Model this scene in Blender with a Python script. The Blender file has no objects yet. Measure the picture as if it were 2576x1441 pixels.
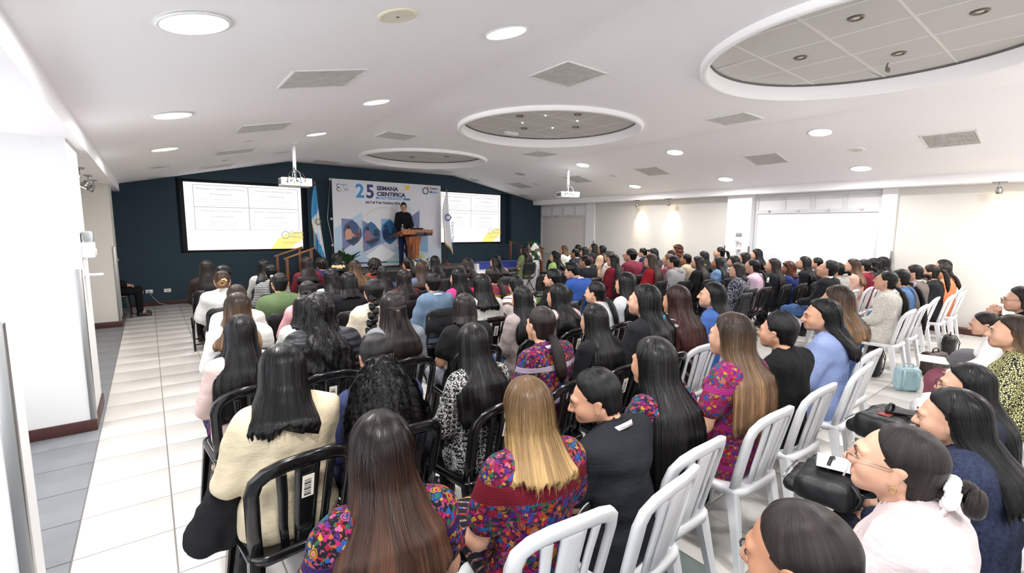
import bpy, bmesh, math, random
import numpy as np
from mathutils import Vector, Matrix
PI=math.pi
SC=bpy.context.scene
COL=SC.collection
random.seed(7)

# ------------------------------------------------------------------ camera
def cam_axes(yaw,pitch,roll):
    cy,sy,cp,sp=math.cos(yaw),math.sin(yaw),math.cos(pitch),math.sin(pitch)
    f=Vector((sy*cp,cy*cp,-sp)); r=Vector((cy,-sy,0)); u=r.cross(f)
    c,s=math.cos(roll),math.sin(roll)
    return c*r+s*u, c*u-s*r, f
_r,_u,_f=cam_axes(0.66103,0.124188,0.0089)
cd=bpy.data.cameras.new('camera'); cam=bpy.data.objects.new('camera',cd); COL.objects.link(cam)
cd.sensor_width=36.0; cd.lens=36.0*1173.9/2576; cd.clip_start=0.05; cd.clip_end=100
cam.matrix_world=Matrix(((_r.x,_u.x,-_f.x,0),(_r.y,_u.y,-_f.y,0),(_r.z,_u.z,-_f.z,1.8),(0,0,0,1)))
SC.camera=cam
# ------------------------------------------------------------------ world, exposure
w=bpy.data.worlds.new('sky'); SC.world=w; w.use_nodes=True
w.node_tree.nodes['Background'].inputs[0].default_value=(0.78,0.87,1,1)
w.node_tree.nodes['Background'].inputs[1].default_value=1.0
SC.view_settings.view_transform='Standard'; SC.view_settings.look='None'
SC.view_settings.exposure=1.15; SC.view_settings.gamma=1.0
SC.cycles.use_denoising=True
SC.cycles.max_bounces=6; SC.cycles.diffuse_bounces=6; SC.cycles.glossy_bounces=2; SC.cycles.transmission_bounces=4
SC.cycles.use_adaptive_sampling=True; SC.cycles.adaptive_threshold=.04; SC.cycles.caustics_reflective=False; SC.cycles.caustics_refractive=False
LAMP_W=20.0       # each ceiling downlight
DAY=1.1           # daylight at the side windows

# ------------------------------------------------------------------ materials
def lin(c):
    if isinstance(c,str): c=[int(c[i:i+2],16) for i in (0,2,4)]
    return tuple(((v/255)/12.92 if v/255<=.04045 else ((v/255+.055)/1.055)**2.4) for v in c)
MATS={}
class NT:
    def __init__(s,m): s.m=m; s.t=m.node_tree; s.b=s.t.nodes['Principled BSDF']
    def n(s,t,**k):
        o=s.t.nodes.new('ShaderNode'+t)
        for a,v in k.items():
            if a.startswith('_'): o.inputs[int(a[1:])].default_value=v
            else: setattr(o,a,v)
        return o
    def l(s,a,b): s.t.links.new(a,b)
    def co(s,kind='Object',scale=(1,1,1),rot=(0,0,0)):
        t=s.n('TexCoord'); m=s.n('Mapping'); m.inputs['Scale'].default_value=scale; m.inputs['Rotation'].default_value=rot
        s.l(t.outputs[kind],m.inputs[0]); return m.outputs[0]
    def noise(s,vec,scale,detail=3,rough=.55):
        o=s.n('TexNoise'); o.inputs['Scale'].default_value=scale; o.inputs['Detail'].default_value=detail; o.inputs['Roughness'].default_value=rough
        s.l(vec,o.inputs[0]); return o
    def ramp(s,fac,stops,interp='LINEAR'):
        o=s.n('ValToRGB'); r=o.color_ramp; r.interpolation=interp
        while len(r.elements)<len(stops): r.elements.new(.5)
        for e,(p,c) in zip(r.elements,stops): e.position=p; e.color=(*c,1)
        s.l(fac,o.inputs[0]); return o.outputs[0]
    def mix(s,fac,a,b,blend='MIX'):
        o=s.n('MixRGB',blend_type=blend)
        for i,v in enumerate((fac,a,b)):
            if hasattr(v,'node'): s.l(v,o.inputs[i])
            else: o.inputs[i].default_value=v if i==0 else (*v,1)
        return o.outputs[0]
    def math(s,op,a,b=0.):
        o=s.n('Math',operation=op)
        for i,v in enumerate((a,b)):
            if hasattr(v,'node'): s.l(v,o.inputs[i])
            else: o.inputs[i].default_value=v
        return o.outputs[0]
    def bump(s,h,strength=.3,dist=.01):
        o=s.n('Bump'); o.inputs['Strength'].default_value=strength; o.inputs['Distance'].default_value=dist
        s.l(h,o.inputs['Height']); s.l(o.outputs[0],s.b.inputs['Normal'])
    def base(s,c): s.l(c,s.b.inputs['Base Color'])
def M(name,c=None,rough=.5,metal=0.,spec=.5,emit=0.,bump=None,vary=None,coat=0.,alpha=None,trans=0.,samp=False):
    if name in MATS: return MATS[name]
    m=bpy.data.materials.new(name); m.use_nodes=True; t=NT(m); b=t.b
    c=lin(c) if c is not None else (.8,.8,.8)
    b.inputs['Base Color'].default_value=(*c,1); b.inputs['Roughness'].default_value=rough
    b.inputs['Metallic'].default_value=metal; b.inputs['Specular IOR Level'].default_value=spec
    if coat: b.inputs['Coat Weight'].default_value=coat; b.inputs['Coat Roughness'].default_value=.12
    if emit:
        b.inputs['Emission Color'].default_value=(*c,1); b.inputs['Emission Strength'].default_value=emit
        if not samp: m.cycles.emission_sampling='NONE'
    if trans: b.inputs['Transmission Weight'].default_value=trans
    if vary or bump:
        v=t.co()
    if vary:
        n=t.noise(v,vary[0],4); k=vary[1]
        t.base(t.ramp(n.outputs[0],[(.3,tuple(x*(1-k) for x in c)),(.7,tuple(min(1,x*(1+k)) for x in c))]))
    if bump:
        n=t.noise(v,bump[0],4); t.bump(n.outputs[0],bump[1],bump[2] if len(bump)>2 else .01)
    m.diffuse_color=(*c,1); MATS[name]=m; return m

# ------------------------------------------------------------------ mesh helpers
class MB:
    def __init__(s): s.v=[]; s.f=[]; s.mi=[]; s.smooth=[]
    def add(s,vs,fs,mi=0,smooth=False):
        o=len(s.v); s.v+= [tuple(p) for p in vs]; s.f+=[tuple(i+o for i in f) for f in fs]; s.mi+=[mi]*len(fs); s.smooth+=[smooth]*len(fs); return s
    def box(s,x0,x1,y0,y1,z0,z1,mi=0,bev=0.):
        if bev>0:
            bm=bmesh.new(); bmesh.ops.create_cube(bm,size=1)
            for v in bm.verts: v.co=((x0+x1)/2+v.co.x*(x1-x0),(y0+y1)/2+v.co.y*(y1-y0),(z0+z1)/2+v.co.z*(z1-z0))
            bmesh.ops.bevel(bm,geom=bm.edges[:],offset=bev,segments=2,profile=.6,affect='EDGES')
            bm.verts.index_update(); s.add([v.co[:] for v in bm.verts],[[v.index for v in f.verts] for f in bm.faces],mi,True); bm.free(); return s
        v=[(x,y,z) for z in(z0,z1) for y in(y0,y1) for x in(x0,x1)]
        return s.add(v,[(0,2,3,1),(4,5,7,6),(0,1,5,4),(2,6,7,3),(0,4,6,2),(1,3,7,5)],mi)
    def prism(s,poly,axis,a,b,mi=0,smooth=False):
        "poly 2D extruded along axis ('x','y','z') from a to b"
        def P(p,d): return {'x':(d,p[0],p[1]),'y':(p[0],d,p[1]),'z':(p[0],p[1],d)}[axis]
        n=len(poly); v=[P(p,a) for p in poly]+[P(p,b) for p in poly]
        s.add(v,[tuple(range(n))[::-1],tuple(range(n,2*n))],mi)
        return s.add(v,[(i,(i+1)%n,n+(i+1)%n,n+i) for i in range(n)],mi,smooth)
    def tube(s,pts,r,seg=8,mi=0,caps=True,flat=1.):
        pts=[Vector(p) for p in pts]; n=len(pts); R=r if isinstance(r,(list,tuple)) else [r]*n
        vs=[]; up=None
        for i,p in enumerate(pts):
            t=(pts[min(i+1,n-1)]-pts[max(i-1,0)]).normalized()
            if up is None:
                up=Vector((0,0,1)) if abs(t.z)<.9 else Vector((0,1,0))
            a=t.cross(up).normalized(); b=a.cross(t).normalized(); up=b
            for k in range(seg):
                an=2*PI*k/seg; vs.append(p+a*(math.cos(an)*R[i])+b*(math.sin(an)*R[i]*flat))
        fs=[(i*seg+k,i*seg+(k+1)%seg,(i+1)*seg+(k+1)%seg,(i+1)*seg+k) for i in range(n-1) for k in range(seg)]
        s.add(vs,fs,mi,True)
        if caps: s.add(vs[:seg],[tuple(range(seg))[::-1]],mi); s.add(vs[-seg:],[tuple(range(seg))],mi)
        return s
    def lathe(s,prof,cx=0,cy=0,cz=0,seg=24,mi=0,axis='z'):
        vs=[]
        for r,z in prof:
            for k in range(seg):
                a=2*PI*k/seg; p=(r*math.cos(a),r*math.sin(a),z)
                if axis=='y': p=(p[0],p[2],p[1])
                if axis=='x': p=(p[2],p[0],p[1])
                vs.append((cx+p[0],cy+p[1],cz+p[2]))
        n=len(prof)
        return s.add(vs,[(i*seg+k,i*seg+(k+1)%seg,(i+1)*seg+(k+1)%seg,(i+1)*seg+k) for i in range(n-1) for k in range(seg)],mi,True)
    def loft(s,rings,closed=True,mi=0,caps=False,smooth=True):
        m=len(rings[0]); vs=[p for r in rings for p in r]; n=len(rings); K=m if closed else m-1
        s.add(vs,[(i*m+k,i*m+(k+1)%m,(i+1)*m+(k+1)%m,(i+1)*m+k) for i in range(n-1) for k in range(K)],mi,smooth)
        if caps: s.add(rings[0],[tuple(range(m))[::-1]],mi); s.add(rings[-1],[tuple(range(m))],mi)
        return s
    def mesh(s,name,mats):
        me=bpy.data.meshes.new(name); me.from_pydata(s.v,[],s.f); 
        for m in (mats if isinstance(mats,(list,tuple)) else [mats]): me.materials.append(m)
        me.polygons.foreach_set('material_index',s.mi); me.polygons.foreach_set('use_smooth',s.smooth)
        bm=bmesh.new(); bm.from_mesh(me); bmesh.ops.remove_doubles(bm,verts=bm.verts,dist=1e-5); bmesh.ops.recalc_face_normals(bm,faces=bm.faces); bm.to_mesh(me); bm.free()
        me.update(); return me
    def obj(s,name,mats,parent=None,loc=(0,0,0),rz=0,**k): return link(name,s.mesh(name,mats),parent,loc,rz,**k)
def link(name,data,parent=None,loc=(0,0,0),rz=0,label=None,cat=None,group=None,kind=None):
    o=bpy.data.objects.new(name,data); COL.objects.link(o); o.location=loc; o.rotation_euler=(0,0,rz)
    if parent: o.parent=parent
    return tag(o,label,cat,group,kind)
def tag(o,label=None,cat=None,group=None,kind=None):
    for k,v in (('label',label),('category',cat),('group',group),('kind',kind)):
        if v: o[k]=v
    return o
def empty(name,loc=(0,0,0),rz=0,label=None,cat=None,group=None,kind=None):
    o=link(name,None,None,loc,rz,label,cat,group,kind); o.empty_display_size=.1; return o
def dup(o,parent=None,loc=None,rz=None,label=None,group=None):
    c=o.copy(); COL.objects.link(c)
    if parent: c.parent=parent
    if loc is not None: c.location=loc
    if rz is not None: c.rotation_euler=(0,0,rz)
    if label: c['label']=label
    if group: c['group']=group
    for ch in list(o.children): dup(ch,c)
    return c
def text(body,size,parent,loc,mat,name='lettering',rot=(PI/2,0,0),align='LEFT',bold=0.,sx=1.,ext=.001,width=None):
    cu=bpy.data.curves.new(name,'FONT'); cu.body=body; cu.size=size; cu.align_x=align; cu.offset=bold; cu.extrude=ext; cu.resolution_u=3
    cu.materials.append(mat); o=link(name,cu,parent,loc); o.rotation_euler=rot; o.scale=(sx,1,1)
    return o
def holed(outer,holes,z=0):
    "flat polygon with holes -> bmesh triangles (x,y)"
    bm=bmesh.new(); ed=[]
    for lp in [outer]+holes:
        vs=[bm.verts.new((p[0],p[1],z)) for p in lp]
        ed+=[bm.edges.new((vs[i],vs[(i+1)%len(vs)])) for i in range(len(vs))]
    bmesh.ops.triangle_fill(bm,use_beauty=True,use_dissolve=False,edges=ed)
    bm.verts.index_update(); r=([v.co.copy() for v in bm.verts],[[v.index for v in f.verts] for f in bm.faces]); bm.free(); return r
def circle(cx,cy,r,n=64): return [(cx+r*math.cos(2*PI*k/n),cy+r*math.sin(2*PI*k/n)) for k in range(n)]

# ------------------------------------------------------------------ the room
WHITE=M('wall paint',(228,228,228),.75,spec=.25,bump=(60,.06,.004))
WARM=M('warm wall paint',(212,210,205),.75,spec=.25,bump=(60,.06,.004))
CEIL=M('ceiling paint',(248,247,249),.85,spec=.2)
NAVY=M('dark teal wall paint',(45,65,77),.7,spec=.3,bump=(45,.1,.004))
BROWN=M('brown skirting',(72,38,34),.45,vary=(6,.15))
STEEL=M('brushed steel',(168,168,168),.35,metal=1.)
CHROME=M('satin chrome',(190,188,184),.22,metal=1.)
TILE=M('beige floor tile',(208,204,199),.28,spec=.5,vary=(1.1,.035),bump=(3,.02,.004))
SLATE=M('grey slate tile',(122,124,128),.5,vary=(5,.08),bump=(14,.12,.004))
GREEN=M('green grey floor tile',(110,122,120),.4,vary=(9,.12))
GROUT=M('grout',(138,134,130),.9)
X0,X1,YB,YR=-0.44,11.5,13.1,-2.6     # room sides, stage wall, rear wall
XL=-1.5                              # outer side of the left bays
def struct(name,mb,mats,**k): return mb.obj(name,mats,kind='structure',**k)
fl=struct('floor',MB().box(XL-.1,X1+.2,YR-.1,YB+.1,-.12,-.006),GROUT)
# floor tiles: individual where the photo shows them, the rest one object
def tile_mesh(name,w,d,mat): return MB().box(-w/2+.004,w/2-.004,-d/2+.004,d/2-.004,-.012,0,bev=.0015).mesh(name,mat)
TM={'t':tile_mesh('floor_tile',.45,.45,TILE),'s':tile_mesh('floor_tile',.45,.45,SLATE),'g':tile_mesh('floor_tile',.45,.45,GREEN)}
rest=MB()
nind=0
for i in range(-3,27):
    for j in range(-13,23):
        x=.0063+.45*i+.225-.45; y=3.27+.45*j-.225
        if y<YR or y>YB-.1 or x>X1 or x<XL: continue
        t='s' if x<X0 else 't'
        if x<2.2 and y<1.4 and x>X0: t='g'
        near=(x<1.2 and 1.6<y<12.9) or (1.3<x<6.9 and .15<y<2.4)
        if near and nind<298:
            link('floor_tile',TM[t],fl,(x,y,0)); nind+=1
        else: rest.box(x-.2212,x+.2212,y-.2212,y+.2212,-.01,0,{'t':0,'s':1,'g':2}[t])
rest.obj('floor_tile',[TILE,SLATE,GREEN],fl,kind='stuff')
# ceiling: left slope, flat centre with three round openings, right slope
CX=[(5.35,1.5),(5.35,5.92),(5.35,10.34)]; CR=1.47
ZL=lambda x:3.43-.2255*(2.96-x)
ZR=lambda x:3.43-.19*(x-7.75)
XS=11.12
cb=MB()
cb.add([(-.41,YR,ZL(-.41)),(-.41,YB,ZL(-.41)),(2.96,YB,3.43),(2.96,YR,3.43)],[(0,1,2,3)])
cb.add([(7.75,YR,3.43),(7.75,YB,3.43),(XS,YB,ZR(XS)),(XS,YR,ZR(XS))],[(0,1,2,3)])
v,f=holed([(2.96,YR),(7.75,YR),(7.75,YB),(2.96,YB)],[circle(x,y,CR) for x,y in CX],3.43); cb.add(v,f)
ce=struct('ceiling',cb,CEIL)
# plenum over the ceiling so no sky shows above it
struct('roof_slab',MB().box(XL-.1,X1+.2,YR-.1,YB+.4,3.95,4.1),CEIL)
struct('trim_1',MB().box(XL,-.41,YR,YB,2.5,3.9),CEIL)
struct('trim_2',MB().box(XS,X1+.2,YR,YB,2.635,3.9),CEIL)
# stage wall with two deep screen niches
NL=(.57,3.40,1.16,2.87); NR=(7.16,10.14,1.26,2.97)
v,f=holed([(XL,0),(X1+.2,0),(X1+.2,3.9),(XL,3.9)],[[(a,c),(b,c),(b,d),(a,d)] for a,b,c,d in (NL,NR)])
wb=MB(); wb.add([(p.x,YB,p.y) for p in v],f)
for a,b,c,d in (NL,NR):
    D=YB+.32
    wb.add([(a,YB,c),(b,YB,c),(b,YB,d),(a,YB,d),(a,D,c),(b,D,c),(b,D,d),(a,D,d)],[(0,1,5,4),(1,2,6,5),(2,3,7,6),(3,0,4,7),(4,5,6,7)])
struct('wall_back',wb,NAVY)
struct('wall_rear',MB().box(XL,X1+.2,YR-.12,YR,0,3.9),WHITE)
struct('baseboard_back',MB().box(X0,X1,YB-.02,YB,0,.1,bev=.004),BROWN)
# left side: piers, window bays
def pier(n,y0,y1,label=None):
    p=struct('wall_pier' if n>1 else 'wall_pier',MB().box(XL,-.48,y0,y1,0,2.5),WHITE)
    MB().box(-.505,-.463,y0-.017,y0+.03,.1,1.42,bev=.004).obj('corner_guard',STEEL,p)
    MB().box(XL,-.465,y0-.015,y1+.015,0,.1,bev=.004).obj('skirting',BROWN,p)
    return p
pier(1,2.6,2.88); pier(2,5.36,6.15)
p3=struct('wall_pier',MB().box(XL,-.48,10.72,11.5,0,2.5),WARM)
MB().box(-.505,-.463,10.705,10.75,.1,1.42,bev=.004).obj('corner_guard',STEEL,p3)
MB().box(XL,-.465,10.705,11.515,0,.1,bev=.004).obj('skirting',BROWN,p3)
struct('wall_left',MB().box(XL-.12,XL,YR,YB,0,.6).box(XL-.12,XL,YR,YB,2.35,2.6).box(XL-.12,XL,6.15,10.72,.6,2.35).box(XL-.12,XL,11.5,YB,.6,2.35).box(XL-.12,XL,YR,-1.9,.6,2.35).box(XL-.12,XL,2.4,2.9,.6,2.35).box(XL-.12,XL,5.2,6.2,.6,2.35),WARM)
DAYG=M('daylight through frosted glass',(244,248,255),.6,emit=DAY,samp=True)
ALU=M('white window frame',(204,206,207),.4)
for n,(a,b) in enumerate(((-1.9,2.4),(2.9,5.2)),1):
    wn=struct('window_%d'%n,MB().box(XL-.1,XL-.02,a,b,.6,.66).box(XL-.1,XL-.02,a,b,2.29,2.35).box(XL-.1,XL-.02,a,a+.05,.66,2.29).box(XL-.1,XL-.02,b-.05,b,.66,2.29),ALU)
    MB().box(XL-.08,XL-.06,a+.05,b-.05,.66,2.29).obj('pane',DAYG,wn)
# right side: windows between white piers and warm panels
FROST=M('frosted window glass',(214,211,213),.35,emit=.03)
BLIND=M('white roller blind',(226,226,231),.8,emit=.02)
BLIND2=M('pale roller blind',(214,208,205),.8,emit=.01)
struct('wall_right',MB().box(X1+.02,X1+.2,YR,2.68,0,2.7).box(X1+.02,X1+.2,5.95,10.4,0,2.7).box(X1+.02,X1+.2,2.68,5.95,0,.9).box(X1+.02,X1+.2,10.4,YB,0,.9),WARM)
for y0,y1 in ((2.66,2.90),(5.36,5.95),(10.42,10.78)):
    struct('wall_pier',MB().box(11.32 if y0>5 and y0<6 else 11.44,X1+.2,y0,y1,0,2.64),WHITE)
for gy,gx in ((2.66,11.44),(5.36,11.32),(5.95,11.32),(10.42,11.44)):
    struct('trim_3',MB().box(gx-.012,gx+.03,gy-.016,gy+.016,.1,1.42),STEEL)
for n,(y0,y1,bl) in enumerate(((2.9,5.36,BLIND),(10.78,YB,BLIND2)),3):
    q=MB(); q.box(X1+.0,X1+.08,y0,y1,2.56,2.64).box(X1+.0,X1+.08,y0,y1,2.19,2.27).box(X1,X1+.08,y0,y1,.88,.95)
    for k in range(5):
        yy=y0+(y1-y0-.07)*k/4; q.box(X1+.001,X1+.079,yy+.0005,yy+.0695,2.271,2.559)
    q.box(X1+.001,X1+.079,y0,y0+.06,.951,2.189).box(X1+.001,X1+.079,y1-.06,y1,.951,2.189)
    wn=struct('window_%d'%n,q,ALU)
    for k in range(4):
        a=y0+(y1-y0-.07)*k/4+.07; b=y0+(y1-y0-.07)*(k+1)/4
        MB().box(X1+.03,X1+.045,a,b,2.27,2.56).obj('pane',FROST,wn)
        MB().box(X1-.02,X1+.01,(a+b)/2-.03,(a+b)/2+.03,2.245,2.262).box(X1-.03,X1-.01,(a+b)/2-.008,(a+b)/2+.008,2.22,2.262).obj('latch',CHROME,wn)
    MB().box(X1+.03,X1+.04,y0+.06,y1-.06,.95,2.19).obj('blind',bl,wn)
struct('baseboard_right',MB().box(11.3,11.52,YR,2.66,0,.1,bev=.004),BROWN)
# ------------------------------------------------------------------ ceiling fixtures
LENS=M('lit lamp lens',(255,252,246),.4,emit=9.0)
LRING=M('white lamp ring',(240,240,240),.4)
OFFL=M('unlit lamp lens',(196,196,196),.4)
def on_ceil(x):
    if x<2.96: return ZL(x),-math.atan(.2255)
    if x>7.75: return ZR(x),math.atan(.19)
    return 3.43,0
def downlight(x,y,lab,lit=True):
    z,t=on_ceil(x); e=empty('downlight',(x,y,z),0,lab,'ceiling light','round downlights in the ceiling'); e.rotation_euler=(0,t,0)
    MB().lathe([(.152,.0),(.168,-.004),(.172,-.010),(.155,-.014),(.148,-.008)],seg=40).obj('ring',LRING,e)
    d=[(0,-.0085),(.149,-.0085),(.149,.0),(0,.0)]
    MB().lathe(d,seg=32).obj('lens',LENS if lit else OFFL,e)
    if lit:
        L=bpy.data.lights.new('lamp_light','AREA'); L.shape='DISK'; L.size=.29; L.energy=LAMP_W; L.color=(1,.985,.965)
        link('lamp_light',L,e,(0,0,-.02))
    return e
YS=[(-2.0,'behind the last row'),(.5,'above the last row'),(2.98,'largest lamp row'),(5.52,'second row of lamps'),(8.0,'third row of lamps'),(10.42,'fourth row of lamps'),(12.7,'by the stage wall')]
XSIDE=[(.26,'over the side aisle'),(2.24,'beside the left ceiling ridge'),(8.34,'beside the right ceiling fold'),(10.34,'near the window wall')]
for x,xl in XSIDE:
    for y,yl in YS:
        lit=not (y>10)
        downlight(x,y,('glowing' if lit else 'unlit')+' round downlight %s, %s'%(xl,yl),lit)
# air vents
VF=M('vent frame white',(232,231,229),.5); VG=M('vent grille grey',(206,204,200),.6,vary=(9,.12)); VD=M('vent dark gap',(92,90,88),.8)
def vent_mesh():
    out=[]
    a=MB(); s=.305
    for q in (-1,1):
        a.box(-s,s,q*s-.022*(q>0)-.0,q*s+.022*(q<0),-.012,0,bev=.003); a.box(q*s-.022*(q>0),q*s+.022*(q<0),-s,s,-.012,0,bev=.003)
    g=MB()
    for k in range(34):
        p=-.28+.56*k/33
        g.box(-.283,.283,p-.0052,p+.0052,-.009,-.004)
    for k in range(3): g.box(-.2+.2*k-.004,-.2+.2*k+.004,-.283,.283,-.0102,-.004)
    b=MB().box(-.284,.284,-.284,.284,-.003,0)
    return a.mesh('vent_frame',VF),g.mesh('vent_grille',VG),b.mesh('vent_back',VD)
va,vg_,vb=vent_mesh()
VEN=[(1.26,4.27,'square ceiling vent over the side aisle, largest of the sloping left row'),(1.26,6.8,'square ceiling vent over the aisle, second of the sloping left row'),(1.26,9.28,'square ceiling vent beside the left projector pole'),(1.26,11.78,'faint square vent on the left slope closest to the stage wall'),
(3.66,3.76,'diamond-looking square vent between two nearest lamps and the round coffer'),(3.66,8.12,'square vent left of the middle round coffer'),(3.68,12.5,'square vent above the left projector, next to the stage wall'),
(6.95,3.64,'square vent right of the large round coffer'),(6.95,7.98,'square vent right of the middle round coffer'),(6.93,12.25,'square vent right of the farthest round coffer'),
(9.3,1.62,'square vent highest on the right slope, above the wall spotlight'),(9.3,4.2,'square vent above the large blind window'),(9.3,6.72,'square vent between lit lamps on the right slope'),(9.3,9.1,'square vent just behind the right projector pole'),(9.3,11.6,'square vent on the right slope closest to the stage wall')]
for x,y,lab in VEN:
    z,t=on_ceil(x); e=empty('ceiling_vent',(x,y,z),0,lab,'air vent','square air vents in the ceiling'); e.rotation_euler=(0,t,0)
    link('frame',va,e); link('grille',vg_,e); link('backing',vb,e)
# ceiling loudspeakers and detectors
SPK=M('cream speaker grille',(226,221,205),.6,bump=(300,.2,.002)); SPR=M('yellowed speaker ring',(233,226,200),.5)
def speaker(x,y,lab,ring=SPR):
    z,t=on_ceil(x); e=empty('ceiling_speaker',(x,y,z),0,lab,'speaker','round loudspeakers in the ceiling'); e.rotation_euler=(0,t,0)
    MB().lathe([(.118,0),(.118,-.006),(.09,-.010),(.088,-.008)],seg=32).obj('ring',ring,e)
    MB().lathe([(.0,-.0105),(.05,-.0105),(.09,-.008)],seg=32).obj('grille',SPK,e)
    MB().lathe([(.0,-.012),(.01,-.012),(.01,-.009)],seg=12).obj('badge',M('dark badge',(60,60,60)),e)
for x,y,l in [(1.26,2.75,'yellowed round ceiling speaker with dark centre badge'),(1.26,7.98,'small round ceiling speaker between two left vents'),(9.32,2.78,'round ceiling speaker on the right slope above the blind window'),(9.33,7.9,'faint round speaker right of the right projector pole'),(9.32,10.86,'faint round speaker left of the right projector pole'),(2.29,10.59,'small round speaker by the left projector pole top')]:
    speaker(x,y,l,SPR if x<2 and y<3 else LRING)
z,t=on_ceil(1.28); e=empty('smoke_detector',(1.28,10.59,z),0,'small white smoke detector on the left slope before the stage wall','smoke detector'); e.rotation_euler=(0,t,0)
MB().lathe([(0,-.045),(.03,-.045),(.05,-.03),(.06,-.012),(.065,0)],seg=20).obj('housing',LRING,e); MB().lathe([(.062,-.010),(.066,-.010),(.066,-.014),(.05,-.03)],seg=20).obj('base_ring',OFFL,e)
# round coffers
ACT=M('acoustic ceiling panel',(206,204,200),.95,spec=.1,bump=(70,.5,.006)); TBAR=M('ceiling grid bar',(222,220,216),.5); DKG=M('painted shade and bracket grey',(112,108,108),.8)
SPOT=M('spot trim grey',(120,112,104),.4,metal=.6); SPI=M('spot bulb',(222,214,196),.3)
ZT=3.545
CN=['largest round ceiling recess, cut by the upper right edge of the photo','middle round ceiling recess with sparkling small lights','farthest round ceiling recess, close to the stage wall']
for (cx,cy),lab in zip(CX,CN):
    e=empty('round_coffer',(cx,cy,3.43),0,lab,'ceiling recess','round recesses in the flat ceiling')
    MB().lathe([(CR+.03,.0),(CR+.03,-.05),(CR+.012,-.062),(CR-.03,-.062),(CR-.042,-.05),(CR-.042,.16)],seg=96).obj('rim',CEIL,e)
    MB().lathe([(CR-.042,.092),(CR-.052,.092),(CR-.052,.115)],seg=96).obj('painted_rim_shade',DKG,e)  # dark grey ring painted in for the shade between rim and panels
    R=CR+.02
    for i in range(-3,4):
        for j in range(-3,4):
            a,b=(i-.5)*.61,(i+.5)*.61; c,d=(j-.5)*.61,(j+.5)*.61
            # clip panel square to the circle
            poly=[]
            n=10
            sq=[(a+(b-a)*k/n,c) for k in range(n)]+[(b,c+(d-c)*k/n) for k in range(n)]+[(b-(b-a)*k/n,d) for k in range(n)]+[(a,d-(d-c)*k/n) for k in range(n)]
            if max(math.hypot(*p) for p in ((max(min(0,b),a),max(min(0,d),c)),))>R-.03: continue
            mx,my=(a+b)/2,(c+d)/2
            for p in sq:
                h=math.hypot(*p); poly.append(p if h<=R else (p[0]*R/h,p[1]*R/h))
            MB().prism([(mx+(p[0]-mx)*.975,my+(p[1]-my)*.975) for p in poly],'z',ZT-3.43,ZT-3.43+.02).obj('panel',ACT,e)
    for i in range(-2,3):
        o=(i-.5+1)*.61 if False else (i+.5)*.61
        if abs(o)<R:
            L=math.sqrt(R*R-o*o)
            MB().box(-L,L,o-.012,o+.012,ZT-3.43-.004,ZT-3.43+.012).obj('grid_bar',TBAR,e)
            MB().box(o-.012,o+.012,-L,L,ZT-3.43-.0045,ZT-3.43+.012).obj('grid_bar',TBAR,e)
    for dx,dy in ((-.62,0),(0,-.65),(0,.65),(.62,0)):
        sx,sy=dx,dy
        s=MB().lathe([(.062,0),(.055,-.010),(.04,-.007),(.036,.01)],sx,sy,ZT-3.43-.004,20).obj('spot_trim',SPOT,e)
        MB().lathe([(0,.004),(.022,.002),(.036,.01)],sx,sy,ZT-3.43-.01,16).obj('bulb',SPI,s)
    MB().box(-.14,.14,.98,1.06,ZT-3.43-.06,ZT-3.43-.004,bev=.008).obj('sensor_box',LRING,e) if cy>5 and cy<7 else None
    if 5<cy<7:
        GL=M('sparkle bulb',(230,255,248),.3,emit=6)
        for dx,dy in ((-.35,-.3),(.3,-.35),(-.3,.33),(.35,.3)):
            MB().lathe([(0,-.012),(.010,-.008),(.014,0)],dx,dy,ZT-3.43-.004,10).obj('sparkle_bulb',GL,e)
# hanging spot body in the nearest coffer
e=empty('hanging_spot_clip',(6.12,1.62,ZT-.03),0,'dark bulb bracket dangling from a panel of the largest recess','bracket')
MB().tube([(0,0,0),(.0,.01,-.03),(.03,.02,-.05)],.008,6).obj('wire',DKG,e); MB().box(-.03,.05,-.012,.012,-.085,-.045,bev=.006).obj('clip',DKG,e)
# projectors
PW=M('projector white plastic',(236,236,238),.35); PG=M('projector grille',(120,120,124),.5); CAB=M('grey cable',(150,152,156),.5); CABD=M('dark cable',(46,46,50),.5)
def projector(x,y,ztop,zb,lab,rz):
    e=empty('projector',(x,y,zb),rz,lab,'projector','ceiling projectors')
    MB().box(-.25,.25,-.17,.17,0,.14,bev=.02).obj('body',PW,e)
    MB().box(-.2,.2,-.176,-.165,.03,.11,bev=.004).obj('connector_panel',M('projector panel',(214,214,218),.5),e)
    for k in range(6): MB().box(-.17+.055*k,-.145+.055*k,-.182,-.172,.05+.02*(k%2),.075+.02*(k%2)).obj('port',[CABD,M('port blue',(40,90,190)),M('port orange',(220,130,60))][k%3],e)
    for k in range(9): MB().box(-.256,-.246,-.12+.028*k,-.106+.028*k,.03,.11).obj('louver',PG,e)
    MB().tube([(0,0,.14),(0,0,.26)],.022,10).obj('joint',CHROME,e)
    MB().tube([(0,0,.24),(0,0,ztop-zb)],.03,14).obj('pole',PW,e)
    MB().lathe([(.03,ztop-zb-.02),(.08,ztop-zb-.012),(.08,ztop-zb+.01)],seg=20).obj('ceiling_plate',PW,e)
    for k in range(5):
        a=-.15+.07*k; MB().tube([(0,-.02,.34-.02*k),(a*.3,-.1,.27),(a*.8,-.17,.2+.02*(k%2)),(a,-.2,.14),(a,-.18,.08)],.0055,6).obj('cable',CAB if k%2 else CABD,e)
    for s in (-1,1): MB().box(-.1*s-.012,-.1*s+.012,-.1,.1,.14,.165,bev=.004).obj('bracket_arm',CHROME,e)
    MB().lathe([(.0,.01),(.05,.01),(.055,-.015),(.062,-.015)],.1,.17,.07,18,axis='y').obj('lens',M('dark lens',(20,20,24),.1),e)
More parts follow.
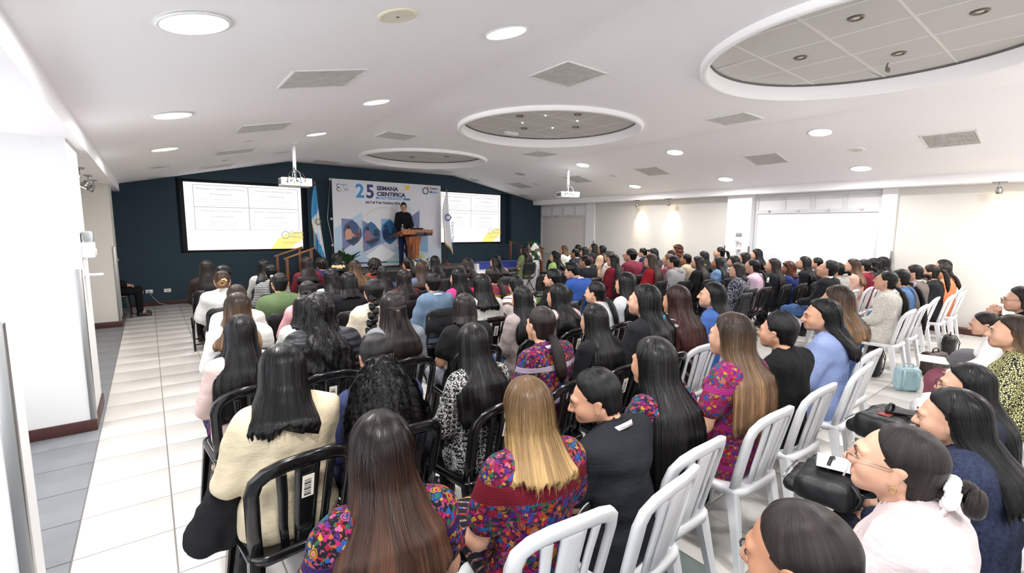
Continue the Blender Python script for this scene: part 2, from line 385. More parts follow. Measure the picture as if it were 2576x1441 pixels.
projector(2.13,9.02,3.245,2.5,'white projector on a pole before the large left screen',-.05)
projector(8.47,8.62,3.30,2.58,'small white projector on a pole by the right windows',-.35)
# wall-washer spots on the side bays
def track_spot(x,y,z,lab,face,on=True):
    e=empty('track_spot',(x,y,z),0,lab,'spotlight','swivel spotlights under the side beams')
    MB().box(-.04,.04,-.09,.09,-.014,0,bev=.004).obj('mount',STEEL,e)
    MB().tube([(0,0,-.014),(0,.02,-.05),(0,.0,-.085),(face*.02,0,-.10)],.007,8).obj('arm',STEEL,e)
    d=Vector((face*.5,0,-.86)).normalized(); a=Vector((face*.01,0,-.085))
    rings=[(0,.028),(.01,.036),(.05,.038),(.055,.044),(.105,.044)]
    MB().tube([a+d*t for t,_ in rings],[r for _,r in rings],16).obj('head',STEEL,e)
    MB().tube([a+d*.098,a+d*.108],.038,16).obj('bulb',M('warm bulb',(255,214,150),.3,emit=14) if on else SPI,e)
    if on:
        L=bpy.data.lights.new('lamp_light','SPOT'); L.energy=46; L.spot_size=1.15; L.spot_blend=1.; L.color=(1,.76,.44); L.shadow_soft_size=.035
        o=link('lamp_light',L,e,a+d*.115); o.rotation_euler=d.to_track_quat('-Z','Y').to_euler()
for k,(y,on) in enumerate(((7.0,False),(8.02,True),(9.15,True),(10.05,False))):
    track_spot(-.62,y,2.5,['steel spotlight nearest the white pier, first of four','steel spotlight glowing warm, second of four by the pier','steel spotlight glowing warm, third of four by the pier','steel spotlight nearest the cream pier, last of four'][k],-1,on)
for y,l in ((8.62,'small swivel spot washing the left of two warm patches'),(7.58,'small swivel spot washing the right of two warm patches'),(1.28,'chrome swivel spot at the right edge washing the wall')):
    track_spot(11.24,y,2.632,l,1,True)
# ------------------------------------------------------------------ stage
SZ=.68
CARP=M('grey stage carpet',(92,90,88),.95,bump=(120,.3,.004)); BLK=M('black stage front',(26,25,27),.8)
st=MB().box(3.1,9.7,11.45,YB-.02,0,SZ-.03).obj('stage',BLK,label='low stage platform with a grey top before the dark wall',cat='stage')
MB().box(3.08,9.72,11.43,YB-.02,SZ-.03,SZ,bev=.006).obj('platform_top',CARP,st)
WOOD=None
def wood(name,c1,c2,scale=(1,1,12),rough=.35):
    m=bpy.data.materials.new(name); m.use_nodes=True; t=NT(m); v=t.co('Object',scale)
    wv=t.n('TexWave'); wv.inputs['Scale'].default_value=3; wv.inputs['Distortion'].default_value=5; wv.inputs['Detail'].default_value=3; t.l(v,wv.inputs[0])
    t.base(t.ramp(wv.outputs[1],[(.2,lin(c1)),(.8,lin(c2))])); t.b.inputs['Roughness'].default_value=rough; return m
WOOD=wood('reddish wood',(92,44,22),(142,74,36)); WOOD2=wood('lectern wood',(140,76,36),(168,98,50),(1,1,4))
RAILW=wood('light handrail wood',(150,100,50),(200,150,90),(6,1,1))
def stairs(x0,x1,up,lab):
    e=empty('stage_steps',((x0+x1)/2,12.2,0),0,lab,'stairs')
    n=3
    for k in range(n):
        a=(x0+(x1-x0)*k/n) if up>0 else x0; b=x1 if up>0 else (x1-(x1-x0)*k/n)
        MB().box(a-(x0+x1)/2,b-(x0+x1)/2,-.38,.38,SZ*k/(n+1),SZ*(k+1)/(n+1),bev=.004).obj('step',BLK,e)
stairs(2.42,3.07,1,'dark steps rising to the stage on its left end'); stairs(9.73,10.4,-1,'dark steps rising to the stage on its right end')
def railing(p,q,lab):
    p,q=Vector(p),Vector(q); e=empty('stair_railing',(p.x,p.y,0),0,lab,'railing','wooden stair railings'); d=q-p
    MB().tube([(0,0,p.z),(d.x*.5,0,(p.z+q.z)/2),(d.x,0,q.z)],.03,8,flat=.7).obj('handrail',RAILW if p.x<5 else WOOD,e)
    for t in (.1,.88):
        MB().box(d.x*t-.032,d.x*t+.032,-.032,.032,0 if (t<.5)==(p.x<5) else .3,p.z+d.z*t-.01,bev=.006).obj('post',WOOD,e)
    return e
railing((2.42,12.64,1.06),(3.09,12.64,1.28),'wooden stair railing against the left screen, the farther of two')
railing((2.45,11.76,1.04),(3.14,11.76,1.29),'wooden stair railing left of the flag, the nearer of two')
railing((9.70,12.64,1.36),(10.36,12.64,1.13),'wooden stair railing by the right screen corner, the farther of two')
railing((9.80,11.76,1.36),(10.47,11.76,1.13),'wooden stair railing beside the white flower stand')
# screens
SCRW=M('projected white',(250,250,252),.8,emit=.32); SCRB=M('screen black border',(14,15,18),.6)
def emat(n,c,e=.10): return M(n,c,.8,emit=e)
GT=emat('pale slide text',(186,186,192)); GL=emat('slide grid line',(158,158,164)); GY=emat('slide yellow',(252,236,140),.32); GB=emat('slide blue',(150,170,226)); GB2=emat('slide light blue',(188,196,212)); GBr=emat('slide script brown',(222,190,140))
def screen(x0,x1,z0,z1,lab):
    y=YB+.15
    e=empty('projection_screen',((x0+x1)/2,y,z0),0,lab,'screen','projection screens in the stage wall'); W=x1-x0; Hh=z1-z0; c=-W/2
    MB().box(c-.09,-c+.06,.012,.05,-.07,Hh+.07,bev=.006).obj('border',SCRB,e)
    MB().box(c,-c,0,.012,0,Hh).obj('picture',SCRW,e)
    def L(a,b,d,f): MB().box(c+a*W,c+b*W,-.003,0,d*Hh,f*Hh).obj('slide_line',GL,e)
    L(.07,.97,.640,.646); L(.515,.519,.30,.96); L(.07,.97,.962,.966); L(.07,.073,.30,.966); L(.967,.97,.30,.966); L(.07,.97,.30,.303)
    def T(s,u,v,h,m=GT): text(s,h,e,(c+u*W,-.004,v*Hh),m,'slide_text',align='CENTER')
    k=Hh/1.6
    T('Dimensión 1: Seguridad del Paciente',.29,.90,.068*k); T('(9 Indicadores)',.29,.82,.075*k); T('Dimensión 2: Efectividad Clínica',.745,.90,.068*k); T('(11 Indicadores)',.745,.82,.075*k)
    T('Dimensión 3: Personal de Salud',.29,.575,.068*k); T('(3 Indicadores)',.29,.49,.075*k); T('Dimensión 4: Experiencia del Paciente',.745,.575,.064*k); T('(3 Indicadores)',.745,.49,.075*k)
    for u in (.29,.745):
        for v in (.75,.71,.67): T('mejorar la atención y prevenir eventos adversos',u,v,.042*k,GB2)
        for v in (.41,.37,.33): T('condiciones de bienestar y satisfacción',u,v,.042*k,GB2)
    pts=[(W/2-.78*k,0),(W/2-.62*k,.24*k),(W/2-.42*k,.38*k),(W/2-.22*k,.44*k),(W/2-.0,.46*k),(W/2,.22*k),(W/2-.16*k,.17*k),(W/2-.3*k,0)]
    MB().prism(pts,'y',-.003,0).obj('slide_swoosh',GY,e)
    rc=(W/2-.42*k,.36*k)
    MB().lathe([(.085*k,-.005),(.1*k,-.005)],rc[0],0,rc[1],32,axis='y').obj('slide_ring',GB,e)
    text('Centro',.11*k,e,(rc[0]+.12*k,-.006,rc[1]+.03*k),GB,'slide_text'); text('Médico',.11*k,e,(rc[0]+.12*k,-.006,rc[1]-.08*k),GB2,'slide_text'); text('Especialidades',.08*k,e,(rc[0]-.06*k,-.006,rc[1]-.22*k),GBr,'slide_text')
screen(.72,3.25,1.22,2.80,'large lit projection screen with a faint slide, left of the flag')
screen(7.25,9.76,1.33,2.93,'lit projection screen partly hidden by the banner and white flag')
# banner
def banner():
    x0,x1,z0,z1=3.86,7.05,SZ+.03,3.04; Y=12.6
    e=empty('event_banner',((x0+x1)/2,Y,SZ),0,'tall pale blue printed event banner with large numerals behind the speaker','banner')
    m=bpy.data.materials.new('banner print'); m.use_nodes=True; t=NT(m); v=t.co(); sp=t.n('SeparateXYZ'); t.l(v,sp.inputs[0])
    t.base(t.ramp(sp.outputs[2],[(0,lin((214,220,230))),(.45,lin((206,218,234))),(.85,lin((222,224,232)))])); t.b.inputs['Roughness'].default_value=.6
    cx=(x0+x1)/2; zz=SZ
    MB().box(x0-cx,x1-cx,0,.02,z0-zz,z1-zz,bev=.004).obj('print_panel',m,e)
    for zc in (z1-.02,2.0,z0+.6): MB().box(x0-cx-.06,x0-cx-.005,.02,.09,zc-zz-.03,zc-zz+.03,bev=.004).obj('bracket',STEEL,e)
    for xx in (x0-cx+.02,x1-cx-.22): MB().box(xx,xx+.2,-.02,.24,0,.03,bev=.006).obj('foot',STEEL,e)
    fr=MB(); fr.tube([(x0-cx-.02,.06,z1-zz),(x0-cx-.07,.25,2.0-zz),(x0-cx-.01,.06,z0-zz+.6),(x0-cx-.06,.2,.02)],.012,6)
    fr.obj('stand_arm',STEEL,e)
    def flat(name,poly,mat,d=0): MB().prism([(p[0]-cx,p[1]-zz) for p in poly],'y',-.002-d*.0012,-.0005-d*.0012).obj(name,mat,e)
    c=lambda n,r:M(n,r,.6)
    LB,MBl,DB=c('print pale blue',(184,206,230)),c('print mid blue',(140,178,214)),c('print dark blue',(62,60,118)); SKY=c('print sky blue',(66,150,214)); VI=c('print violet grey',(126,134,176)); YE=c('print yellow',(242,196,64)); WH=c('print white',(240,243,247)); NA=c('print navy',(44,46,90)); BB=c('print bright blue',(58,140,206))
    # geometric backdrop
    flat('print_shape',[(3.88,1.15),(3.88,1.75),(4.63,2.2),(4.63,1.5)],LB); flat('print_shape',[(4.07,1.15),(4.07,2.02),(4.33,2.0),(4.6,1.75),(4.62,1.55)],VI,1)
    flat('print_shape',[(4.63,1.1),(4.63,1.98),(5.15,1.7),(5.15,1.35)],VI,1); flat('print_shape',[(5.16,1.3),(5.16,2.04),(5.45,2.02),(5.7,1.7)],MBl,1)
    flat('print_shape',[(5.66,2.26),(6.0,1.9),(6.34,2.3),(6.33,1.1),(5.9,.95),(5.66,1.5)],LB); flat('print_shape',[(6.05,2.1),(6.34,2.3),(6.33,1.55)],VI,1)
    flat('print_shape',[(6.34,1.1),(6.34,1.75),(6.6,1.75),(6.6,1.05)],MBl,1); flat('print_shape',[(3.9,.95),(4.5,1.2),(5.1,.85),(4.4,.72)],LB); flat('print_shape',[(5.2,1.1),(5.7,1.25),(6.5,.95),(5.9,.75)],LB)
    flat('print_shape',[(4.7,1.0),(5.15,1.3),(5.6,1.05),(5.15,.8)],WH,1)
    # three leaf-shaped pictures with seated workers
    pics=[(4.36,1.66,.25,c('print dusk',(70,88,130)),c('print peach',(214,160,136))),(4.88,1.62,.25,c('print teal dusk',(58,104,150)),c('print mauve',(150,112,130))),(5.41,1.68,.25,c('print cyan night',(40,112,168)),c('print night blue',(24,56,104)))]
    for i,(px,pz,r,bg,fg) in enumerate(pics):
        flat('print_picture',[(px-r,pz+.06),(px-r*.82,pz+.19),(px-r*.4,pz+.27),(px,pz+.33),(px+r*.45,pz+.24),(px+r*.85,pz+.1),(px+r,pz-.04),(px+r*.82,pz-.2),(px+r*.4,pz-.3),(px,pz-.37),(px-r*.5,pz-.3),(px-r*.88,pz-.15)],bg,2)
        flat('print_figure',[(px-.2,pz-.2),(px-.21,pz+.0),(px-.15,pz+.09),(px-.06,pz+.08),(px-.0,pz-.05),(px+.1,pz-.07),(px+.1,pz-.11),(px-.02,pz-.12),(px-.04,pz-.24)],fg,3)
        flat('print_figure',[(px-.115+.05*math.cos(a*.7),pz+.135+.06*math.sin(a*.7)) for a in range(9)],c('print hair brown',(70,48,44)) if i<2 else fg,4)
        flat('print_figure',[(px-.2,pz-.22),(px+.2,pz-.12),(px+.16,pz-.2),(px-.02,pz-.3)],c('print desk',(60,66,84)),4)
        if i: flat('print_figure',[(px+.06,pz-.08),(px+.06,pz+.1),(px+.2,pz+.13),(px+.2,pz-.07)],c('print monitor',(36,70,90) if i==1 else (120,190,224)),4)
        else: flat('print_figure',[(px+.04,pz-.1),(px+.06,pz+.0),(px+.18,pz-.02),(px+.2,pz-.1)],c('print typewriter',(120,74,60)),4)
    g=MB().lathe([(.735,-.0055),(.745,-.0055)],5.26-cx,0,1.6-zz,64,axis='y').obj('print_circle',c('print gold line',(226,196,120)),e)
    flat('print_shape',[(4.0,.80),(5.3,.80),(5.3,.84),(4.0,.84)],DB,2); flat('print_shape',[(5.3,.80),(6.1,.80),(6.1,.84),(5.3,.84)],c('print green blue',(90,190,180)),2)
    # title
    T=lambda s,h,x,z,m,b=0,sx=1.:text(s,h,e,(x-cx,-.006,z-zz),m,bold=b,sx=sx)
    flat('print_shape',[(4.44,2.55),(5.015,2.55),(5.015,2.975),(4.44,2.975)],c('print title box',(226,229,238)),1)
    T('2',.50,4.47,2.59,SKY,.014,.95); T('5',.50,4.75,2.59,DB,.014,.95); T('SEMANA',.152,5.06,2.81,NA,.006,1.06); T('CIENTIFICA',.152,5.06,2.655,NA,.006,1.06)
    flat('print_shape',[(5.04,2.565),(6.05,2.565),(6.05,2.625),(5.04,2.625)],BB,2); T('Del Origen a la Innovación',.062,5.10,2.577,WH,.0015,1.12); T('del 5 al 9 de Octubre 2026',.092,4.73,2.44,NA,.0025,1.0)
    flat('print_shape',[(5.90,2.86),(6.03,2.88),(6.03,2.99),(5.905,2.985),(5.905,2.9),(5.86,2.82)],YE,2)
    # association logo: linked arcs
    for (ax,az,cl,a0,a1) in ((4.03,2.865,NA,60,300),(4.12,2.86,BB,0,180),(4.20,2.86,BB,0,180),(4.03,2.77,NA,60,300),(4.13,2.77,YE,60,300)):
        pts=[(ax-cx+.045*math.cos(math.radians(a)),-.004,az-zz+.045*math.sin(math.radians(a))) for a in range(a0,a1+1,24)]
        MB().tube(pts,.007,5).obj('logo_arc',cl,e)
    for k in range(4): flat('logo_line',[(4.17,2.80-.02*k),(4.27,2.80-.02*k),(4.27,2.808-.02*k),(4.17,2.808-.02*k)],VI,2)
    MB().lathe([(.075,-.006),(.1,-.006)],6.545-cx,0,2.865-zz,32,axis='y').obj('logo_ring',NA,e)
    flat('logo_flame',[(6.59,2.93),(6.62,3.0),(6.65,2.98),(6.62,2.92)],c('print orange',(214,110,60)),3)
    T('Centro',.105,6.675,2.915,NA,.001,.9); T('Médico',.105,6.675,2.805,BB,.001,.9)
banner()
# flags
FB=M('flag light blue',(82,164,216),.8); FW=M('flag white',(236,237,240),.8); GOLD=M('gold fringe',(206,166,62),.6); BRASS=M('brass',(170,120,60),.3,metal=.9)
def flag(x,y,ztop,rows,lab,bands,rz=0):
    e=empty('flag',(x,y,SZ),rz,lab,'flag','flags on stands')
    MB().lathe([(0,.0),(.16,.0),(.16,.02),(.06,.05),(.02,.09),(.014,.16)],seg=20).obj('stand',WOOD,e)
    MB().tube([(0,0,.1),(0,0,ztop-SZ-.08)],.014,8).obj('pole',WOOD,e); MB().tube([(0,0,ztop-SZ-.1),(0,0,ztop-SZ-.05),(0,0,ztop-SZ)],[.012,.022,.002],8).obj('finial',BRASS,e)
    n=22; m=18; vs=[]
    for i in range(n+1):
        t=i/n
        for k in range(m+1):
            s=k/m
            # left and right edge of the hanging cloth, and its lower slant
            z=ztop-SZ-.12-t*(rows[0]+s*rows[1])
            xl=-.03-.1*math.sin(min(1,t*1.3)*PI*.75)*rows[2]; xr=.02+rows[3]*t**1.2
            xx=xl+(xr-xl)*s; yy=-.03-.045*math.sin(s*PI*3.2+t*1.4)*min(1,t*2+.2)-.02
            vs.append((xx,yy,z))
    fs=[];mi=[]
    q=MB()
    for i in range(n):
        for k in range(m):
            t=(i+.5)/n; s=(k+.5)/m
            b=bands(t,s); q.add([vs[i*(m+1)+k],vs[i*(m+1)+k+1],vs[(i+1)*(m+1)+k+1],vs[(i+1)*(m+1)+k]],[(0,1,2,3)],b,True)
    cl=q.obj('cloth',[FB,FW,GOLD],e); md=cl.modifiers.new('thickness','SOLIDIFY'); md.thickness=.004
    return e,vs,m,n
f1,vs,m_,n_=flag(3.37,12.38,2.93,(1.5,.5,1.,.2),'blue and white national flag with wreath emblem on its stand',lambda t,s:(2 if t>.62 and s<.06 else (0 if t+.28*s<.55 else (1 if t+.25*(1-s)<.92 else 0))))
em=MB()
for k in range(18):
    a=2*PI*k/18
    if 1.2<a<1.95: continue
    em.box(.02+.06*math.cos(a)-.011,.02+.06*math.cos(a)+.011,-.105,-.10,1.24+.075*math.sin(a)-.014,1.24+.075*math.sin(a)+.014)
f1e=em.obj('emblem_wreath',M('emblem olive',(104,118,70)),f1); MB().box(-.015,.055,-.107,-.102,1.22,1.27).obj('emblem_scroll',M('emblem cream',(206,190,140)),f1)
f2,_,_,_=flag(7.13,12.4,2.96,(1.45,.42,1.6,.2),'white flag with blue ring logo and gold fringe by the banner',lambda t,s:(2 if (t>.955 or (t>.66 and s<.07)) else 1))
MB().lathe([(.07,0),(.105,0)],-.02,-.11,1.42,24,axis='y').obj('ring_logo',M('flag logo blue',(36,66,160)),f2); MB().box(.06,.11,-.115,-.11,1.40,1.44).obj('logo_mark',M('flag logo red',(190,60,50)),f2)
text('Centro Médico',.13,f2,(.10,-.115,1.30),M('flag logo text',(60,84,140)),rot=(PI/2,PI/2,0))
# lectern with laptop, bottle
le=empty('lectern',(5.83,12.0,SZ),0,'varnished wooden lectern with slanted top on the stage','lectern')
MB().box(-.3,.3,-.22,.22,0,.06,bev=.01).obj('base',WOOD2,le)
MB().loft([[(-a,-b,z),(a,-b,z),(a,b,z),(-a,b,z)] for a,b,z in ((.16,.14,.05),(.12,.1,.35),(.13,.11,.6),(.19,.15,.86))],caps=True,smooth=False).obj('pedestal',WOOD2,le)
MB().prism([(-.13,.35),(-.02,.1),(.0,.5),(-.03,.8),(-.1,.6)],'y',-.155,-.14).obj('carved_panel',WOOD,le)
MB().loft([[(-.46,-.3,.93),(.46,-.3,.93),(.46,.28,.86),(-.46,.28,.86)],[(-.46,-.3,1.06),(.46,-.3,1.06),(.46,.28,.91),(-.46,.28,.91)]],caps=True,smooth=False).obj('desk_top',WOOD2,le)
MB().box(-.5,-.42,-.25,.25,.88,.93,bev=.006).obj('side_shelf',WOOD,le); MB().box(-.05,.42,-.34,-.30,.90,.98,bev=.01).obj('sound_bar',M('black plastic gear',(30,30,34),.4),le)
MB().lathe([(0,0),(.045,0),(.045,.02)],.2,-.345,.94,18,axis='y').obj('gear_knob',BLK,le)
lap=empty('laptop',(5.86,11.95,SZ+1.03),0,'black laptop lying on the lectern top','laptop'); MB().box(-.2,.2,-.13,.13,0,.018,bev=.004).obj('base',BLK,lap); q=MB().box(-.2,.2,-.13,-.118,.018,.05,bev=.003).obj('screen_lid',BLK,lap)
lap.rotation_euler=(-.22,0,0)
bt=empty('water_bottle',(5.49,11.93,SZ+.935),0,'clear water bottle on the lectern side shelf','bottle')
PET=M('clear plastic bottle',(226,232,238),.08,trans=.9); MB().lathe([(0,0),(.035,0),(.038,.03),(.034,.1),(.038,.15),(.03,.19),(.013,.22),(.013,.24)],seg=16).obj('body',PET,bt); MB().lathe([(0,.262),(.015,.262),(.015,.238)],seg=12).obj('cap',M('bottle cap white',(236,238,242),.4),bt); MB().lathe([(.039,.06),(.039,.13)],seg=16).obj('label_band',M('bottle label',(120,160,200),.5),bt)
# flowers
FLW=M('white petals',(244,243,236),.6); FLB=M('blue petals',(60,110,200),.6); LEAF=M('dark leaf',(48,86,44),.5,vary=(20,.25)); LEAF2=M('pale lily bud',(176,190,90),.5)
def flower_mesh(name,mat):
    q=MB()
    for k in range(6):
        a=2*PI*k/6; c,s=math.cos(a),math.sin(a)
        P=lambda r,w,z:(r*c-w*s,r*s+w*c,z)
        q.add([P(0,0,0),P(.03,-.018,.012),P(.03,.018,.012),P(.055,-.012,.004),P(.055,.012,.004),P(.062,0,-.004)],[(0,1,2),(1,3,4,2),(3,5,4)],0,True)
    q.lathe([(.0,.018),(.008,.014),(.01,.0)],seg=8); return q.mesh(name,mat)
def leaf_mesh(name,L=.3,w=.05,mat=LEAF):
    q=MB(); n=7; vs=[]
    for i in range(n):
        t=i/(n-1); ww=w*math.sin(PI*min(1,t*.95+.05)); z=.12*L*math.sin(t*2.4)
        vs+=[(t*L,-ww,z+.012),(t*L,0,z),(t*L,ww,z+.012)]
    q.add(vs,[(i*3+k,i*3+k+1,i*3+k+4,i*3+k+3) for i in range(n-1) for k in (0,1)],0,True); return q.mesh(name,mat)
FM,FMB,LM,LMB=flower_mesh('flower',FLW),flower_mesh('flower',FLB),leaf_mesh('leaf'),leaf_mesh('leaf',.22,.03,LEAF2)
def bouquet(e,n,rx,ry,h,seed,nl=16,big=1.):
    r=random.Random(seed)
    for k in range(n):
        a=r.uniform(0,2*PI); t=r.uniform(0,1); ph=math.acos(1-t); d=Vector((rx*math.sin(ph)*math.cos(a),ry*math.sin(ph)*math.sin(a),h*math.cos(ph)))
        o=link('flower',FM if r.random()>.07 else FMB,e,d); o.rotation_euler=d.normalized().to_track_quat('Z','Y').to_euler(); s=r.uniform(.9,1.5)*big; o.scale=(s,s,s)
    for k in range(nl):
        a=2*PI*k/nl+r.uniform(-.2,.2); o=link('leaf',LM if r.random()>.2 else LMB,e,(rx*.4*math.cos(a),ry*.4*math.sin(a),h*.2)); o.rotation_euler=(0,-r.uniform(.1,1.1),a)
fa=empty('flower_arrangement',(5.85,11.66,SZ),0,'white flower arrangement on the stage edge before the lectern','flowers')
MB().lathe([(0,0),(.14,0),(.17,.08),(.15,.1)],seg=18).obj('bowl',M('bowl green',(60,80,56),.5),fa); bouquet(fa,60,.34,.2,.26,3,18,1.15)
for k in range(3):
    o=link('lily_bud',LMB,fa,(.0+.05*k,0,.2)); o.rotation_euler=(0,-1.35+.1*k,.6*k)
fs_=empty('flower_stand',(9.43,11.05,0),0,'white draped stand with tall white flowers and one blue bloom','flower stand')
MB().loft([[(r*math.cos(2*PI*k/24)*(1+.04*(k%2)),r*math.sin(2*PI*k/24)*(1+.04*(k%2)),z) for k in range(24)] for r,z in ((.24,0),(.2,.5),(.18,.82),(.01,.83))]).obj('draped_pedestal',M('white table linen',(234,235,240),.8),fs_)
be=link('bouquet_core',MB().lathe([(0,.8),(.1,.82),(.14,.92),(.08,1.05),(0,1.1)],seg=14).mesh('bouquet_core',LEAF),fs_)
r_=random.Random(5)
for k in range(34):
    a=r_.uniform(0,6.28); zz=r_.uniform(.86,1.3); rr=.2*(1-(zz-.86)*.9)+.03
    o=link('flower',FMB if k==4 else FM,fs_,(rr*math.cos(a),rr*math.sin(a),zz)); o.rotation_euler=Vector((math.cos(a),math.sin(a),.5)).to_track_quat('Z','Y').to_euler(); s=r_.uniform(1.1,1.6); o.scale=(s,s,s)
for k in range(9):
    o=link('leaf',LM,fs_,(0,0,1.1)); o.rotation_euler=(0,-1.1+.15*(k%3),2*PI*k/9); o.scale=(1.2,1.5,1)
def leafplant(x,y,z,n,lab,seed,L=1.):
    e=empty('foliage_plant',(x,y,z),0,lab,'plant'); r=random.Random(seed)
    MB().lathe([(0,0),(.1,0),(.12,.16),(.1,.17),(0,.15)],seg=16).obj('pot',M('plant pot',(60,52,48),.6),e)
    for k in range(n):
        a=2*PI*k/n+r.uniform(-.3,.3); o=link('leaf',LM,e,(0,0,.15)); o.rotation_euler=(0,-r.uniform(.5,1.25),a); s=r.uniform(1.1,1.7)*L; o.scale=(s,s*1.6,s)
    return e
leafplant(4.02,12.1,SZ,13,'broad dark green leaves standing at the banner foot',9)
# side table with blue runner
tb=empty('draped_table',(7.9,10.95,0),0,'long table in white cloth with a blue runner before the stage','table')
WL=M('white table linen'); q=[]
rings=[]
for z,g in ((0,.05),(.4,.03),(.8,.008),(.83,0)):
    ring=[]; per=[]
    N=40
    for k in range(N): per.append((-.86+1.72*k/N,-.34))
    for k in range(16): per.append((.86,-.34+.68*k/16))
    for k in range(N): per.append((.86-1.72*k/N,.34))
    for k in range(16): per.append((-.86,.34-.68*k/16))
    for i,(a,b) in enumerate(per):
        o=g*(1+.6*math.sin(i*1.9)); ring.append((a+(o if a>=.85 else -o if a<=-.85 else 0),b+(o if b>=.33 else -o if b<=-.33 else 0),z))
    rings.append(ring)
MB().loft(rings,caps=True).obj('white_cloth',WL,tb); MB().box(-.87,.87,-.30,.31,.831,.838).box(-.80,.80,-.40,-.392,.68,.838).box(-.80,.80,-.4,-.29,.831,.838).obj('blue_runner',M('blue runner',(46,62,150),.8),tb)
# outlets and cable on the stage wall
for x,l in ((-.23,'white wall outlet nearest the cream pier'),(-.06,'white wall outlet with a grey plug and cable'),(.27,'white wall outlet on its own, right of the plugged one')):
    o=empty('wall_outlet',(x,YB,.33),0,l,'outlet','white outlets on the dark wall'); MB().box(-.065,.065,-.012,0,-.04,.04,bev=.004).obj('plate',LRING,o); MB().box(-.02,.02,-.015,-.011,-.018,.018,bev=.003).obj('socket',OFFL,o)
pc=MB().tube([(-.06,YB-.02,.32),(-.06,YB-.06,.31),(.0,YB-.12,.2),(.1,YB-.16,.07),(.25,YB-.14,.012),(.55,YB-.12,.012)],.008,8).obj('power_cable',CAB,label='grey power cable hanging from the plugged outlet to the floor',cat='cable')
MB().box(-.085,-.035,YB-.045,YB-.013,.30,.35,bev=.008).obj('plug',OFFL,pc)
o=empty('wall_outlet',(X1+.02,1.0,.42),0,'white wall outlet low on the right wall behind chairs','outlet'); MB().box(-.012,0,-.06,.06,-.04,.04,bev=.004).obj('plate',LRING,o); MB().box(-.015,-.011,-.02,.02,-.015,.015).obj('socket',OFFL,o)
# dispensers
CLP=M('clear dispenser tank',(206,212,216),.1,trans=.6)
def dispenser(x,y,z,sx,lab):
    e=empty('dispenser',(x,y,z),0,lab,'dispenser','hand gel dispensers')
    b=lambda a,c:(min(a*sx,c*sx),max(a*sx,c*sx))
    MB().box(*b(0,.09),-.065,.065,-.12,.02,bev=.012).obj('body',LRING,e); MB().box(*b(.005,.085),-.058,.058,.02,.12,bev=.02).obj('tank',CLP,e); MB().box(*b(.09,.1),-.04,.04,-.1,-.04,bev=.004).obj('push_plate',OFFL,e)
    MB().box(*b(0,.02),-.02,.02,-.28,-.12,bev=.004).obj('bracket',LRING,e); MB().box(*b(0,.13),-.05,.05,-.285,-.27,bev=.006).obj('drip_tray',LRING,e)
dispenser(-.48,5.75,1.62,1,'white gel dispenser on the nearest white pier'); dispenser(11.32,5.6,1.62,-1,'white gel dispenser on the right pier by the blind window')

text('www.semanacientifica',.0125,None,(0,0,0),M('lanyard print',(176,60,56),.6),'lanyard_print',align='CENTER')
# lettering becomes real mesh
bpy.context.view_layer.update(); _dg=bpy.context.evaluated_depsgraph_get()
for o in [o for o in COL.objects if o.type=='FONT']:
    me=bpy.data.meshes.new_from_object(o.evaluated_get(_dg)); n=link(o.name.split('.')[0]+'_tmp',me,o.parent,o.location); n.rotation_euler=o.rotation_euler; n.scale=o.scale
    nm=o.name.split('.')[0]; bpy.data.objects.remove(o); n.name=nm

def _bend(o,r,z0):
    for v in o.data.vertices:
        a=v.co.x/r; v.co=(r*math.sin(a),-r*math.cos(a),v.co.y+z0-.12*(a*a)*.06)
    m=o.data; bpy.data.objects.remove(o); return m
LTXT=_bend(bpy.data.objects['lanyard_print'],.0955,1.0625)
# ------------------------------------------------------------------ chairs
WPL=M('white plastic',(220,221,224),.32,spec=.5); BPL=M('black plastic',(16,16,18),.16,spec=.6); BPAD=M('black vinyl pad',(20,20,23),.4,bump=(80,.1,.003)); BMET=M('black steel tube',(18,18,20),.3,metal=.4)
STK=M('paper sticker',(226,222,208),.6); INK=M('sticker ink',(40,40,44),.6)
def back_y(x,z): return -.195-.24*(z-.44)+.035*(abs(x)/.22)**2
def ribbon(path,w,t):
    "flat strip following (x,z) points on the curved chair back"
    n=len(path); rings=[]
    for i,(x,z) in enumerate(path):
        a=Vector(path[max(i-1,0)]); b=Vector(path[min(i+1,n-1)]); d=(b-a).normalized(); nx,nz=-d.y,d.x
        ww=w[i] if isinstance(w,(list,tuple)) else w; r=[]
        for u,v in ((-.5,-.5),(-.5,.5),(-.25,.75),(.25,.75),(.5,.5),(.5,-.5)):
            X=x+nx*ww*u; Z=z+nz*ww*u; r.append((X,back_y(X,Z)-v*t,Z))
        rings.append(r)
    return MB().loft(rings,caps=True)
def rrect(w,d,r,n=5,y0=0):
    P=[]
    for cx,cy,a0 in ((w-r,d-r,0),(-w+r,d-r,90),(-w+r,-d+r,180),(w-r,-d+r,270)):
        for k in range(n+1):
            a=math.radians(a0+90*k/n); P.append((cx+r*math.cos(a),cy+r*math.sin(a)+y0))
    return P
